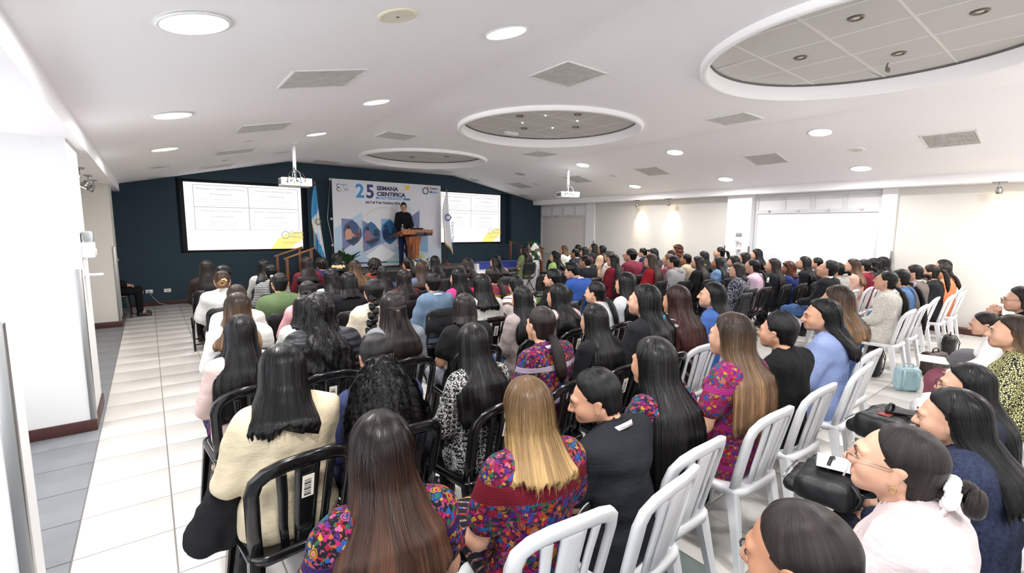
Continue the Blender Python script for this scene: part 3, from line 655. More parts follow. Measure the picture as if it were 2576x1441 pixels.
def mono_parts(mat):
    out=[]
    # arch
    path=[(-.185,.43),(-.195,.55),(-.202,.68)]
    for k in range(9):
        a=PI-PI*k/8; path.append((.0+.205*math.copysign(abs(math.cos(a))**.75,math.cos(a)),.735+.115*max(0,math.sin(a))**.8))
    path+=[(.202,.68),(.195,.55),(.185,.43)]
    w=[.05]*3+[.05,.054,.058,.06,.06,.06,.058,.054,.05]+[.05]*3
    out.append(('back_frame',ribbon(path,w,.02)))
    for x,ww,sp in ((-.088,.034,1.16),(0,.088,1.),(.088,.034,1.16)):
        out.append(('slat',ribbon([(x*.86,.435),(x,.55),(x*1.06,.7),(x*sp,.80),(x*sp,.835-.05*abs(x)/.088*.6)],[ww*.9,ww,ww*1.08,ww*1.15,ww*1.15],.012)))
    q=MB(); A=rrect(.215,.215,.07,5,.0); rings=[]
    for s,z in ((1.0,.395),(1.02,.42),(1.0,.438),(.9,.44),(.6,.430),(.25,.424)): rings.append([(p[0]*s,p[1]*s,z+.02*max(0,p[1]*s-.12)) for p in A])
    q.loft(rings); q.add(rings[-1],[tuple(range(len(A)))]); q.add(rings[0],[tuple(range(len(A)))[::-1]]); out.append(('seat',q))
    for sx in (-1,1):
        for sy in (-1,1):
            r=[]
            for t,wd,dd in ((0,.062,.06),(.4,.05,.05),(1,.036,.036)):
                cx=sx*(.183+.045*t); cy=sy*(.165+.055*t)-(.03*t if sy<0 else 0); z=.425*(1-t)
                r.append([(cx-sx*wd*.5,cy-sy*dd*.35,z),(cx-sx*wd*.5,cy+sy*dd*.35,z),(cx-sx*wd*.1,cy+sy*dd*.5,z),(cx+sx*wd*.4,cy+sy*dd*.5,z),(cx+sx*wd*.5,cy+sy*dd*.3,z),(cx+sx*wd*.5,cy-sy*dd*.5,z),(cx+sx*wd*.3,cy-sy*dd*.5,z),(cx+sx*wd*.25,cy+sy*dd*.2,z)])
            out.append(('leg',MB().loft(r,caps=True,smooth=False)))
    return [(n,q.mesh(n,mat)) for n,q in out]
def padded_parts():
    out=[]
    A=rrect(.215,.175,.085,6); rings=[]
    def bp(p,t,s): X=p[0]*s; Z=.70+p[1]*s; return (X,-.2-.2*(Z-.5)+.045*(X/.2)**2-t,Z)
    for s,t in ((.5,-.006),(.93,-.004),(1.,.006),(1.,.02),(.94,.03),(.5,.032)): rings.append([bp(p,t,s) for p in A])
    q=MB().loft(rings); q.add(rings[0],[tuple(range(len(A)))]); q.add(rings[-1],[tuple(range(len(A)))[::-1]]); out.append(('backrest',q,BPAD))
    rings=[]
    A=rrect(.205,.205,.06,5,.01)
    for s,z in ((.9,.40),(1.,.41),(1.02,.43),(.97,.45),(.6,.455),(.2,.452)): rings.append([(p[0]*s,p[1]*s,z) for p in A])
    q=MB().loft(rings); q.add(rings[-1],[tuple(range(len(A)))]); q.add(rings[0],[tuple(range(len(A)))[::-1]]); out.append(('seat',q,BPAD))
    for sx in (-1,1):
        out.append(('leg',MB().tube([(sx*.2,-.27,.80),(sx*.205,-.215,.5),(sx*.205,.05,.3),(sx*.205,.25,.0)],.012,8),BMET))
        out.append(('leg',MB().tube([(sx*.222,.17,.425),(sx*.222,.0,.26),(sx*.222,-.25,.0)],.012,8),BMET))
    out.append(('stretcher',MB().tube([(-.205,.2,.09),(.205,.2,.09)],.009,6),BMET)); out.append(('stretcher',MB().tube([(-.222,-.2,.09),(.222,-.2,.09)],.009,6),BMET))
    return [(n,q.mesh(n,m)) for n,q,m in out]
CHP={'w':mono_parts(WPL),'b':mono_parts(BPL),'p':padded_parts()}
_sm=MB().box(-.024,.024,-.0012,.0012,-.055,.055).mesh('sticker',STK)
_sb=MB()
for k in range(9): _sb.box(-.016,.012,-.002,-.0012,-.045+.0095*k,-.045+.0095*k+(.003 if k%3 else .006))
_sb=_sb.mesh('barcode',INK); _sr=_sb
CHN={'w':('plastic_chair','white slatted plastic chairs'),'b':('plastic_chair','black slatted plastic chairs'),'p':('padded_chair','black padded chairs')}
def chair(kind,x,y,rz,label,sticker=False,z=0,rx=0):
    nm,gr=CHN[kind]; e=empty(nm,(x,y,z),rz,label,'chair',gr)
    for n,me in CHP[kind]: 
        o=link(n,me,e)
        if sticker and n=='slat' and abs(sum(v.co.x for v in me.vertices)/len(me.vertices))<.01:
            s=link('sticker',_sm,o,(0,back_y(0,.72)-.0135,.72)); s.rotation_euler=(.235,0,0)
            b=link('barcode',_sb,o,(0,back_y(0,.72)-.0135,.72)); b.rotation_euler=(.235,0,0)
    return e
# ------------------------------------------------------------------ people: field-built bodies
class Field:
    def __init__(s,xs,ys,zs): s.a=[np.asarray(q,np.float32) for q in (xs,ys,zs)]; s.F=np.full([len(q) for q in s.a],.2,np.float32)
    def blk(s,lo,hi):
        return tuple(slice(max(0,np.searchsorted(q,l)-1),min(len(q),np.searchsorted(q,h)+1)) for q,l,h in zip(s.a,lo,hi))
    def put(s,b,d,k,cut=False):
        F=s.F[b]
        if cut:
            d=-d; h=np.maximum(k-np.abs(F-d),0)/k; s.F[b]=np.maximum(F,d)+h*h*k*.25
        else:
            h=np.maximum(k-np.abs(F-d),0)/k; s.F[b]=np.minimum(F,d)-h*h*k*.25
    def cone(s,a,b,ra,rb,k=.02,sc=(1,1,1),cut=False):
        a=np.array(a,np.float32); b=np.array(b,np.float32); m=max(ra,rb)*max(sc)+k+.03
        B=s.blk(np.minimum(a,b)-m,np.maximum(a,b)+m)
        if min(sl.stop-sl.start for sl in B)<=0: return
        X=[(q[sl]) for q,sl in zip(s.a,B)]
        sc=np.array(sc,np.float32); P=[(X[i]-a[i])/sc[i] for i in range(3)]; ba=(b-a)/sc; L=float(ba@ba)+1e-12
        x,y,z=P[0][:,None,None],P[1][None,:,None],P[2][None,None,:]
        t=np.clip((x*ba[0]+y*ba[1]+z*ba[2])/L,0,1)
        d=np.sqrt((x-t*ba[0])**2+(y-t*ba[1])**2+(z-t*ba[2])**2)-(ra+t*(rb-ra))
        s.put(B,d*float(sc.min()),k,cut)
    def ell(s,c,r,k=.02,cut=False): 
        m=max(r)
        s.cone(c,(c[0],c[1],c[2]+1e-4),m,m,k,tuple(q/m for q in r),cut)
    def mesh(s):
        F=s.F; neg=F<0; X,Y,Z=s.a
        nx,ny,nz=F.shape
        c=np.zeros((nx-1,ny-1,nz-1),np.int8)
        for i in (0,1):
            for j in (0,1):
                for k in (0,1): c+=neg[i:nx-1+i,j:ny-1+j,k:nz-1+k]
        act=np.argwhere((c>0)&(c<8)); n=len(act); idx=np.full(c.shape,-1,np.int32); idx[act[:,0],act[:,1],act[:,2]]=np.arange(n)
        acc=np.zeros((n,3),np.float64); cnt=np.zeros(n)
        off=[(i,j,k) for i in(0,1) for j in(0,1) for k in(0,1)]
        for o in off:
            for ax in range(3):
                if o[ax]: continue
                q=list(o); q[ax]=1
                A=act+o; B=act+q
                fa=F[A[:,0],A[:,1],A[:,2]]; fb=F[B[:,0],B[:,1],B[:,2]]; m=(fa<0)!=(fb<0)
                t=np.where(m,fa/np.where(m,fa-fb,1),0)
                pa=np.stack([X[A[:,0]],Y[A[:,1]],Z[A[:,2]]],1); pb=np.stack([X[B[:,0]],Y[B[:,1]],Z[B[:,2]]],1)
                acc+=np.where(m[:,None],pa+(pb-pa)*t[:,None],0); cnt+=m
        V=(acc/np.maximum(cnt,1)[:,None]).astype(np.float32)
        Q=[]
        for ax in range(3):
            sl0=[slice(None)]*3; sl1=[slice(None)]*3; sl0[ax]=slice(0,-1); sl1[ax]=slice(1,None)
            a=neg[tuple(sl0)]; b=neg[tuple(sl1)]
            e=np.argwhere(a!=b); u,v=[i for i in range(3) if i!=ax]
            ok=(e[:,u]>0)&(e[:,v]>0)&(e[:,u]<F.shape[u]-1)&(e[:,v]<F.shape[v]-1); e=e[ok]
            sg=neg[e[:,0],e[:,1],e[:,2]]
            def I(du,dv):
                q=e.copy(); q[:,u]-=du; q[:,v]-=dv; return idx[q[:,0],q[:,1],q[:,2]]
            f=np.stack([I(1,1),I(0,1),I(0,0),I(1,0)],1)
            flip=(sg if ax!=1 else ~sg); f[~flip]=f[~flip][:,::-1]; Q.append(f)
        Q=np.concatenate(Q); Q=Q[(Q>=0).all(1)]
        return V,Q
def axis(lo,hi,base,fine=()):
    "coordinates from lo to hi, finer inside the given (a,b,step) spans"
    c=[lo]; 
    while c[-1]<hi:
        p=c[-1]; st=base
        for a,b,f in fine:
            if a-1e-6<=p<b: st=min(st,f)
            elif p<a: st=min(st,max(f,(a-p)))
        c.append(p+st)
    return c
def np_mesh(name,V,Q,mi=None,uv=None,smooth=True):
    me=bpy.data.meshes.new(name); n=len(Q); me.vertices.add(len(V)); me.vertices.foreach_set('co',np.ascontiguousarray(V,np.float32).ravel())
    me.loops.add(n*4); me.loops.foreach_set('vertex_index',np.ascontiguousarray(Q,np.int32).ravel()); me.polygons.add(n)
    me.polygons.foreach_set('loop_start',np.arange(0,4*n,4,dtype=np.int32)); me.polygons.foreach_set('loop_total',np.full(n,4,np.int32))
    me.polygons.foreach_set('use_smooth',np.full(n,smooth))
    if mi is not None: me.polygons.foreach_set('material_index',np.ascontiguousarray(mi,np.int32))
    if uv is not None:
        l=me.uv_layers.new(name='UVMap'); l.data.foreach_set('uv',np.ascontiguousarray(uv[Q.ravel()],np.float32).ravel())
    me.update(calc_edges=True); me.validate(); return me
def smooth_verts(V,Q,it=1,lam=.5):
    for _ in range(it):
        S=np.zeros_like(V); C=np.zeros(len(V),np.float32)
        for a,b in ((0,1),(1,2),(2,3),(3,0)):
            np.add.at(S,Q[:,a],V[Q[:,b]]); np.add.at(S,Q[:,b],V[Q[:,a]]); np.add.at(C,Q[:,a],1); np.add.at(C,Q[:,b],1)
        V=V+lam*(S/np.maximum(C,1)[:,None]-V)
    return V
# joints of the seated figure (facing +y, floor at z=0, crown near z=1.30)
def joints(pose):
    J=dict(hip=(.085,-.05,.525),knee=(.11,.36,.525),ank=(.115,.37,.09),sh=(.165,-.10,.985),elb=(.225,-.04,.73),wr=(.125,.17,.645),hd=(.07,.235,.63))
    lean=0.
    if pose=='write': J.update(elb=(.235,.02,.745),wr=(.10,.25,.66),hd=(.05,.31,.655)); lean=.13
    if pose=='cross': J.update(elb=(.235,.03,.76),wr=(.02,.14,.80),hd=(-.06,.13,.80)); lean=-.06
    if pose=='back': lean=-.1
    if pose=='chin': J.update(elb=(.2,.12,.80),wr=(.12,.14,1.02),hd=(.09,.13,1.08)); lean=.1
    if pose=='stand': J.update(hip=(.085,0,.88),knee=(.095,.02,.48),ank=(.10,0,.09))
    return J,lean
def P(q,sx): return (q[0]*sx,q[1],q[2])
def leaner(lean,pose):
    if abs(lean)<1e-3: return lambda p:p
    c,s=math.cos(lean),math.sin(lean)
    def f(p):
        y,z=p[1]+.06,p[2]-.55; w=1 if z>0 else 0
        return (p[0],-.06+y*c+z*s,.55-y*s+z*c) if w else p
    return f
def torso(f,g,r=0.,k=.05):
    f.cone(g((-.06,-.06,.545)),g((.06,-.06,.545)),.115+r,.115+r,k)
    f.cone(g((0,-.075,.58)),g((0,-.10,.72)),.118+r,.105+r,k,(1.2,.88,1))
    f.cone(g((0,-.10,.72)),g((0,-.10,.90)),.108+r,.122+r,k,(1.2,.85,1))
    f.cone(g((-.10,-.10,.955)),g((.10,-.10,.955)),.07+r,.07+r,k)
    f.cone(g((-.13,-.095,.985)),g((-.02,-.08,1.035)),.048+r,.045+r*.6,k); f.cone(g((.13,-.095,.985)),g((.02,-.08,1.035)),.048+r,.045+r*.6,k)
    f.cone(g((-.055,-.01,.89)),g((.055,-.01,.89)),.058+r,.058+r,k)
def arm(f,J,g,sx,r=0.,sl=1.,k=.03,hand=False):
    S,E,W,Hd=[np.array(g(P(J[q],sx))) for q in ('sh','elb','wr','hd')]
    if sl<=.5:
        E2=S+(E-S)*(sl*2); f.cone(S,E2,.058+r,.05+r*1.6,k); return
    f.cone(S,E,.054+r,.044+r,k); f.cone(E,W+(E-W)*(1-min(1,(sl-.5)*2)),.043+r,.029+r,k)
    if hand: hand_sdf(f,E,W,Hd,sx)
def hand_sdf(f,E,W,Hd,sx):
    d=Hd-W; L=np.linalg.norm(d); d=d/L; side=np.cross(d,np.array([0,0,1.])); side/=np.linalg.norm(side)+1e-9; up=np.cross(side,d)
    pc=W+d*.055
    for o in (-.024,0,.024): f.cone(W+d*.01+side*o*.6,pc+d*.03+side*o,.019,.015,.012)
    for i,o in enumerate((-.030,-.010,.010,.030)):
        ln=(.062,.074,.070,.052)[i] if sx>0 else (.052,.070,.074,.062)[i]
        b=pc+d*.035+side*o; m=b+d*ln*.5+up*.004; t=b+d*ln*.85-up*ln*.42
        f.cone(b,m,.0095,.0088,.006); f.cone(m,t,.0088,.0075,.004)
    s=side*(1 if np.dot(side,[sx,0,0])<0 else -1)
    b=W+d*.03+s*.02; m=b+d*.03+s*.026; t=m+d*.032+s*.004; f.cone(b,m,.013,.0105,.008); f.cone(m,t,.0105,.0085,.005)
def head_sdf(f):
    f.cone((0,-.08,1.0),(0,-.05,1.12),.055,.05,.03)
    f.ell((0,-.045,1.213),(.0745,.095,.088),.03); f.ell((0,.0,1.16),(.061,.068,.088),.04)
    f.cone((-.012,.046,1.098),(.012,.046,1.098),.022,.022,.03)
    for s in (-1,1):
        f.cone((s*.052,-.025,1.14),(s*.018,.04,1.098),.02,.018,.03); f.ell((s*.037,.036,1.152),(.028,.03,.03),.03)
        f.cone((s*.012,.066,1.208),(s*.042,.055,1.206),.011,.010,.016)
    f.cone((0,.070,1.198),(0,.092,1.160),.0095,.0125,.012); f.cone((-.012,.080,1.155),(.012,.080,1.155),.0095,.0095,.008)
    for s in (-1,1): f.ell((s*.031,.083,1.186),(.017,.016,.012),.012,True)
    for s in (-1,1): f.ell((s*.031,.0585,1.186),(.0145,.0145,.0125),.004)
    f.cone((-.02,.070,1.1285),(.02,.070,1.1285),.0075,.0075,.007); f.cone((-.017,.070,1.117),(.017,.070,1.117),.0085,.0085,.006)
    for s in (-1,1):
        f.cone((s*.080,-.036,1.186),(s*.077,-.024,1.146),.019,.011,.007,(.55,1,1)); f.ell((s*.091,-.026,1.178),(.007,.010,.016),.005,True)
BODY={}
def body_raw(pose,lod,hands):
    key=(pose,lod,hands)
    if key in BODY: return BODY[key]
    J,lean=joints(pose); g=leaner(lean,pose); hs=np.array(g((0,-.07,1.03)))-np.array((0,-.07,1.03))
    fh=(.0054,.0080,.0112)[lod]; bs=(.022,.029,.036)[lod]
    fx=[(-.092,.092,fh)]; fy=[(-.145+hs[1],.10+hs[1],fh)]; fz=[(1.06+hs[2],1.31+hs[2],fh)]
    if hands:
        Hs=np.array([g(P(J['hd'],1)),g(P(J['wr'],1))]); fz.append((Hs[:,2].min()-.06,Hs[:,2].max()+.05,.008)); fy.append((Hs[:,1].min()-.02,Hs[:,1].max()+.13,.008)); fx=[(-.17,.17,min(fh,.0075) if lod<2 else .0085)]
    top=1.34+max(0,hs[2])
    f=Field(axis(-.34,.34,bs,fx),axis(-.36,.62 if pose!='stand' else .45,bs,fy),axis(-.02,top,bs,fz)) if pose!='stand' else Field(axis(-.34,.34,bs,fx),axis(-.3,.5,bs,fy),axis(-.42,top,bs,fz))
    torso(f,g)
    for s in (-1,1):
        arm(f,J,g,s,0,1,.03,hands)
        if not hands: f.cone(g(P(J['wr'],s)),g(P(J['hd'],s)),.03,.026,.02,(1,1,.8))
        if pose=='stand':
            o=np.array((0,0,-.36)); H_,K_,A_=[np.array(P(J[q],s))+o for q in ('hip','knee','ank')]; H_=np.array((s*.085,-.06,.52)); f.cone(H_,K_+(0,-.05,0),.085,.06,.03); f.cone(K_+(0,-.05,0),A_+(0,-.05,0),.058,.04,.03); f.cone(A_+(0,-.06,-.03),A_+(0,.10,-.05),.035,.028,.03)
        else:
            f.cone(P(J['hip'],s),P(J['knee'],s),.088,.06,.04); f.cone(P(J['knee'],s),P(J['ank'],s),.058,.038,.03); f.cone(P(J['ank'],s),(s*.12,.50,.035),.036,.026,.02); f.cone((s*.115,.34,.035),(s*.12,.48,.03),.033,.028,.02)
    # head in its own upright frame, shifted with the lean
    F2=Field(f.a[0],f.a[1]-hs[1],f.a[2]-hs[2]); F2.F=f.F; head_sdf(F2)
    V,Q=f.mesh(); V[:,1]-=0; BODY[key]=(V,Q,hs); return BODY[key]
MESHC={}
def body_mesh(pose,lod,hands,yaw,pitch,roll=0):
    if lod==2 and pose!='stand': yaw=round(yaw/6)*6; pitch=round(pitch/4)*4
    key=(pose,lod,hands,yaw,pitch,roll)
    if key in MESHC: return MESHC[key]
    V,Q,hs=body_raw(pose,lod,hands); V=V.copy(); R=np.array(head_rot(yaw,pitch,roll)); pv=np.array((0,-.06,1.07))+hs
    near=(np.abs(V[:,0]-pv[0])<.12)&(np.abs(V[:,1]-pv[1])<.2)
    t=np.clip((V[:,2]-(1.045+hs[2]))/.06,0,1); w=(t*t*(3-2*t)*near)[:,None]
    L=V-hs; C=L[Q].mean(1)
    lip=(np.abs(C[:,0])<.024)&(C[:,1]>.058)&(C[:,2]>1.108)&(C[:,2]<1.137)
    V=V*(1-w)+((V-pv)@R.T+pv)*w
    MESHC[key]=(np_mesh('body',V,Q,lip.astype(np.int32)),hs); return MESHC[key]
def head_rot(yaw,pitch,roll=0): return Matrix.Rotation(math.radians(yaw),3,'Z')@Matrix.Rotation(math.radians(-pitch),3,'X')@Matrix.Rotation(math.radians(roll),3,'Y')
CLO={}
def vnoise(V,amp,sc,seed=0):
    r=np.random.RandomState(seed); d=np.zeros(len(V))
    for i in range(5):
        k=r.normal(size=3)*sc*(1+.5*i); d+=np.sin(V@k+r.uniform(0,6.28))/(1+.5*i)
    return d*amp/2
def finish(name,f,it,amp=.004,sc=22,seed=1):
    V,Q=f.mesh(); V=smooth_verts(V,Q,it)
    d=vnoise(V,amp,sc,seed)
    N=np.zeros_like(V); fn=np.cross(V[Q[:,2]]-V[Q[:,0]],V[Q[:,3]]-V[Q[:,1]])
    for i in range(4): np.add.at(N,Q[:,i],fn)
    N/=np.linalg.norm(N,axis=1)[:,None]+1e-9
    return np_mesh(name,V+N*d[:,None],Q)
def top_mesh(pose,lod,sleeve,fit=.0):
    key=('top',pose,lod,sleeve,fit)
    if key in CLO: return CLO[key]
    J,lean=joints(pose); g=leaner(lean,pose); h=(.014,.019,.026)[lod]
    f=Field(axis(-.36,.36,h),axis(-.36,.36,h),axis(.40,1.22,h))
    torso(f,g,.016+fit,.05)
    if pose!='stand': f.cone((-.07,-.06,.50),(.07,-.06,.50),.125+fit,.125+fit,.05)
    for s in (-1,1): arm(f,J,g,s,.013+fit*.7,{'long':.97,'short':.30,'half':.5}[sleeve],.035)
    f.cone(g((0,-.08,1.02)),g((0,-.068,1.055)),.066,.060,.02)
    f.cone(g((0,-.062,1.06)),g((0,-.045,1.2)),.052,.06,.004,cut=True)
    CLO[key]=finish('top',f,2,.0075+fit*.15,15,len(CLO)); return CLO[key]
def legs_mesh(kind,lod,pose='sit'):
    key=(kind,lod,pose=='stand')
    if key in CLO: return CLO[key]
    J,_=joints('stand' if pose=='stand' else 'sit'); h=(.0145,.019,.026)[lod]
    if pose=='stand':
        f=Field(axis(-.25,.25,h),axis(-.25,.25,h),axis(-.40,.68,h)); f.cone((-.06,-.06,.545),(.06,-.06,.545),.125,.125,.05)
        for s in (-1,1): f.cone((s*.085,-.06,.52),(s*.095,-.03,.12),.10,.075,.03); f.cone((s*.095,-.03,.12),(s*.10,-.05,-.25),.072,.062,.03)
        CLO[key]=finish('legwear',f,2,.004,20,5); return CLO[key]
    f=Field(axis(-.26,.26,h),axis(-.26,.50,h),axis(.03,.72,h)); f.cone((-.06,-.06,.545),(.06,-.06,.545),.123,.123,.05)
    for s in (-1,1):
        if kind=='trousers':
            f.cone(P(J['hip'],s),P(J['knee'],s),.098,.072,.04); f.cone(P(J['knee'],s),P(J['ank'],s),.072,.056,.03)
        else:
            f.cone((s*.08,-.05,.53),(s*.09,.35,.525),.108,.09,.06); f.cone((s*.085,.37,.51),(s*.085,.38,.20),.082,.078,.06)
    if kind=='skirt': f.cone((0,-.05,.54),(0,.35,.525),.105,.09,.06); f.cone((0,.37,.51),(0,.38,.20),.085,.08,.06)
    CLO[key]=finish('legwear',f,2,.005,22,6); return CLO[key]
def shoe_mesh(s,pose='sit'):
    key=('shoe',s,pose=='stand')
    if key in CLO: return CLO[key]
    z=-.36 if pose=='stand' else 0; y=-.42 if pose=='stand' else 0
    f=Field(axis(s*.12-.07,s*.12+.07,.009),axis(.28+y,.60+y,.011),axis(z-.01,z+.14,.009))
    f.cone((s*.113,.355+y,.05+z),(s*.122,.51+y,.04+z),.046,.034,.03); f.cone((s*.113,.355+y,.05+z),(s*.113,.36+y,.10+z),.045,.045,.03); f.cone((s*.113,.345+y,.02+z),(s*.122,.52+y,.018+z),.04,.038,.01)
    f.F[:,:,f.a[2]<z+.002]=.05
    CLO[key]=finish('shoe',f,1,.0,20); return CLO[key]
# ------------------------------------------------------------------ hair
def ridge(ph,z,r,n=5,lo=14,hi=60):
    d=np.zeros(np.broadcast(ph,z).shape)
    for i in range(n):
        k=int(r.uniform(lo,hi)); p=r.uniform(0,6.28); dr=r.uniform(-1.6,1.6)*math.sin(r.uniform(0,6)); fz=r.uniform(3,8)
        d=d+(.5-np.abs(np.sin(k*ph/2+p+dr*np.sin(z*fz+p))))*(30/(k+14))
    return d/n
HAIRC={}
def hair_sheet(L=.8,wid=1.,inf=.018,th=106,wave=0.,wfreq=28,curl=0.,seed=1,nphi=150,nz=46,groove=.010,nape=False,side=1.,front=1.262,top=0.):
    r=np.random.RandomState(seed); ph=np.linspace(-PI,PI,nphi,endpoint=False)
    NC=max(14,int(nz*.48)); c=.088+inf; za=[1.213+c*math.cos(t) for t in np.linspace(.10,PI/2,NC)]; nb=nz-NC; zb=[1.213+(L-1.213)*t for t in np.linspace(0,1,nb+1)[1:]]
    Z=np.array(za+zb); rows=len(Z)
    kz=[.45,.7,.9,.98,1.05,1.12,1.213]
    rx=np.interp(Z,kz,[.125*wid,.152*wid,.148*wid,.135*wid,.088+.03*wid,.092+.012*side,.0745+inf]); cy=np.interp(Z,kz,[-.205,-.205,-.195,-.175,-.11,-.06,-.045]); rb=np.interp(Z,kz,[.055,.062,.068,.075,.095,.108,.095+inf]); rf=rb.copy()
    if nape:
        q=np.clip((Z-L)/(1.213-L),0,1); rx=(.050+(.0245+inf)*q**.6); cy=np.full(rows,-.045)-.005*(1-q); rb=.072+(.023+inf)*q**.7; rf=rb.copy()
    m=Z>=1.213; s=np.sqrt(np.maximum(0,1-((Z[m]-1.213)/c)**2)); rx[m]=(.0745+inf)*s; rb[m]=(.095+inf)*s; rf[m]=rb[m]*.985
    TH=np.radians(np.interp(Z,*(([1.0,1.15,1.168,1.19,1.222,1.248,front+.006,1.4],[th-10,th-3,th+12,116,131,150,180,180]) if nape else ([1.0,1.18,1.207,1.232,front-.012,front+.006,1.4],[th-2,th+4,112,126,146,180,180]))))
    rf=np.where(Z>=1.213,rf-(inf-.003)*(1-np.clip((Z-front+.004)/.034,0,1)),rf)
    PH,ZZ=np.meshgrid(ph,Z); RX,CY,RB,RF,T=[np.repeat(q[:,None],nphi,1) for q in (rx,cy,rb,rf,TH)]
    A=np.clip(np.abs(PH),0,None); a=np.minimum(A,T)*np.sign(PH); u=np.where(A>T,(A-T)/np.maximum(PI-T,1e-3),0)
    X=RX*np.sin(a); Y=CY-np.where(np.cos(a)>0,RB,RF)*np.cos(a)
    X=X*(1-u); Y=Y*(1-u)+(CY+.004)*u
    ef=np.clip((T-A)/.32,0,1)**.6; hz=np.clip((ZZ-1.10)/.05,0,1); sh=1-(1-ef)*hz*max(0,inf-.003)/(.082+inf); X=X*sh; Y=CY+(Y-CY)*sh
    low=np.clip((1.24-ZZ)/.25,0,1); tt=np.clip((1.213-ZZ)/max(1e-3,1.213-L),0,1)
    g=ridge(PH,ZZ,r)*groove*(.35+.65*low)+ridge(PH,ZZ,r,3,70,120)*groove*.5*(.4+.6*low)
    g=g*(1-u)*(A<=T+.01)
    w=wave*np.sin(ZZ*wfreq+1.7*np.sin(PH*3+r.uniform(0,6))+PH*2)*low
    if curl:
        for i in range(6):
            k=r.normal(size=3)*(38+14*i); g=g+curl*np.sin(X*k[0]+Y*k[1]+ZZ*k[2]+r.uniform(0,6.28))*(1-u)*(.45+.55*low)/(1+.3*i)
    nx=np.sin(a); ny=-np.cos(a)
    X=X+nx*(g+w*.6)+w*.5*ny; Y=Y+ny*(g+w*.6)
    tip=sum(np.sin(k*PH+r.uniform(0,6.28))*q for k,q in ((3,.35),(7,.3),(19,.25),(37,.25)))
    Zv=ZZ+tip*(.035 if not nape else .006)*np.clip((tt-.75)/.25,0,1)**1.5
    if not nape: 
        e=np.clip((tt-.93)/.07,0,1); X=X*(1-.10*e); Y=Y+(CY-Y)*.35*e
    if top: Zv=Zv+top*np.clip((ZZ-1.22)/.08,0,1)*(1+.8*ridge(PH,ZZ,r,4,6,18))
    V=np.stack([X,Y,Zv],2).reshape(-1,3); V=np.vstack([V,[[0,-.045,1.213+c+top*.9]],[[0,float(cy[-1]),float(L)+.01]]])
    I=np.arange(rows*nphi).reshape(rows,nphi); R2=np.roll(I,-1,1)
    Q=np.stack([I[:-1],I[1:],R2[1:],R2[:-1]],2).reshape(-1,4)
    n0=rows*nphi; cap=np.stack([np.full(nphi//2,n0),I[0,0::2],I[0,1::2],np.roll(I[0],-2)[0::2]],1); bot=np.stack([np.full(nphi//2,n0+1),np.roll(I[-1],-2)[0::2],I[-1,1::2],I[-1,0::2]],1)
    Q=np.vstack([Q,cap,bot])
    uv=np.stack([(PH/(2*PI)+.5),(1.35-ZZ)],2).reshape(-1,2); uv=np.vstack([uv,[[.5,.02]],[[.5,1.35-L]]])
    return V,Q,uv
def tail(path,rad,seed=1,seg=44,n=40,groove=.12,curl=0.,flat=.75,tips=.04,cf=45,fly=0):
    r=np.random.RandomState(seed); path=np.array(path,float); t=np.linspace(0,1,len(path)); s=np.linspace(0,1,n)
    C=np.stack([np.interp(s,t,path[:,i]) for i in range(3)],1)
    for _ in range(4): C[1:-1]=(C[:-2]+2*C[1:-1]+C[2:])/4
    R=np.interp(s,np.linspace(0,1,len(rad)),rad); ph=np.linspace(0,2*PI,seg,endpoint=False); PH,S=np.meshgrid(ph,s)
    g=1+groove*2.2*ridge(PH,S*1.2,r,5,8,30)
    T=np.gradient(C,axis=0); T/=np.linalg.norm(T,axis=1)[:,None]; B=np.cross(T,[0,1,0.001]); B/=np.linalg.norm(B,axis=1)[:,None]+1e-9; N=np.cross(B,T)
    V=C[:,None,:]+(R[:,None]*g*np.cos(PH))[:,:,None]*B[:,None,:]+(R[:,None]*flat*g*np.sin(PH))[:,:,None]*N[:,None,:]
    if curl:
        for i in range(5):
            k=r.normal(size=3)*(cf+15*i); V=V+curl*np.sin((V@k)[:,:,None]+r.uniform(0,6,3))/(1+.4*i)
    V[:,:,2]+=tips*np.clip((S-.8)/.2,0,1)*np.sin(PH*9+r.uniform(0,6))*.5
    V=np.vstack([V.reshape(-1,3),C[:1],C[-1:]]); I=np.arange(n*seg).reshape(n,seg); R2=np.roll(I,-1,1)
    Q=np.stack([I[:-1],R2[:-1],R2[1:],I[1:]],2).reshape(-1,4); n0=n*seg
    Q=np.vstack([Q,np.stack([np.full(seg//2,n0),np.roll(I[0],-2)[0::2],I[0,1::2],I[0,0::2]],1),np.stack([np.full(seg//2,n0+1),I[-1,0::2],I[-1,1::2],np.roll(I[-1],-2)[0::2]],1)])
    ln=np.concatenate([[0],np.cumsum(np.linalg.norm(np.diff(C,axis=0),axis=1))]); uv=np.vstack([np.stack([PH/(2*PI),.2+np.repeat(ln[:,None],seg,1)],2).reshape(-1,2),[[.5,.2]],[[.5,.2+ln[-1]]]])
    m=(V,Q,uv)
    return cat(m,strands(m,fly,n,seg,seed+1,out=.012,ext=.02,w=.0013,kink=.007,spread=.5)) if fly else m
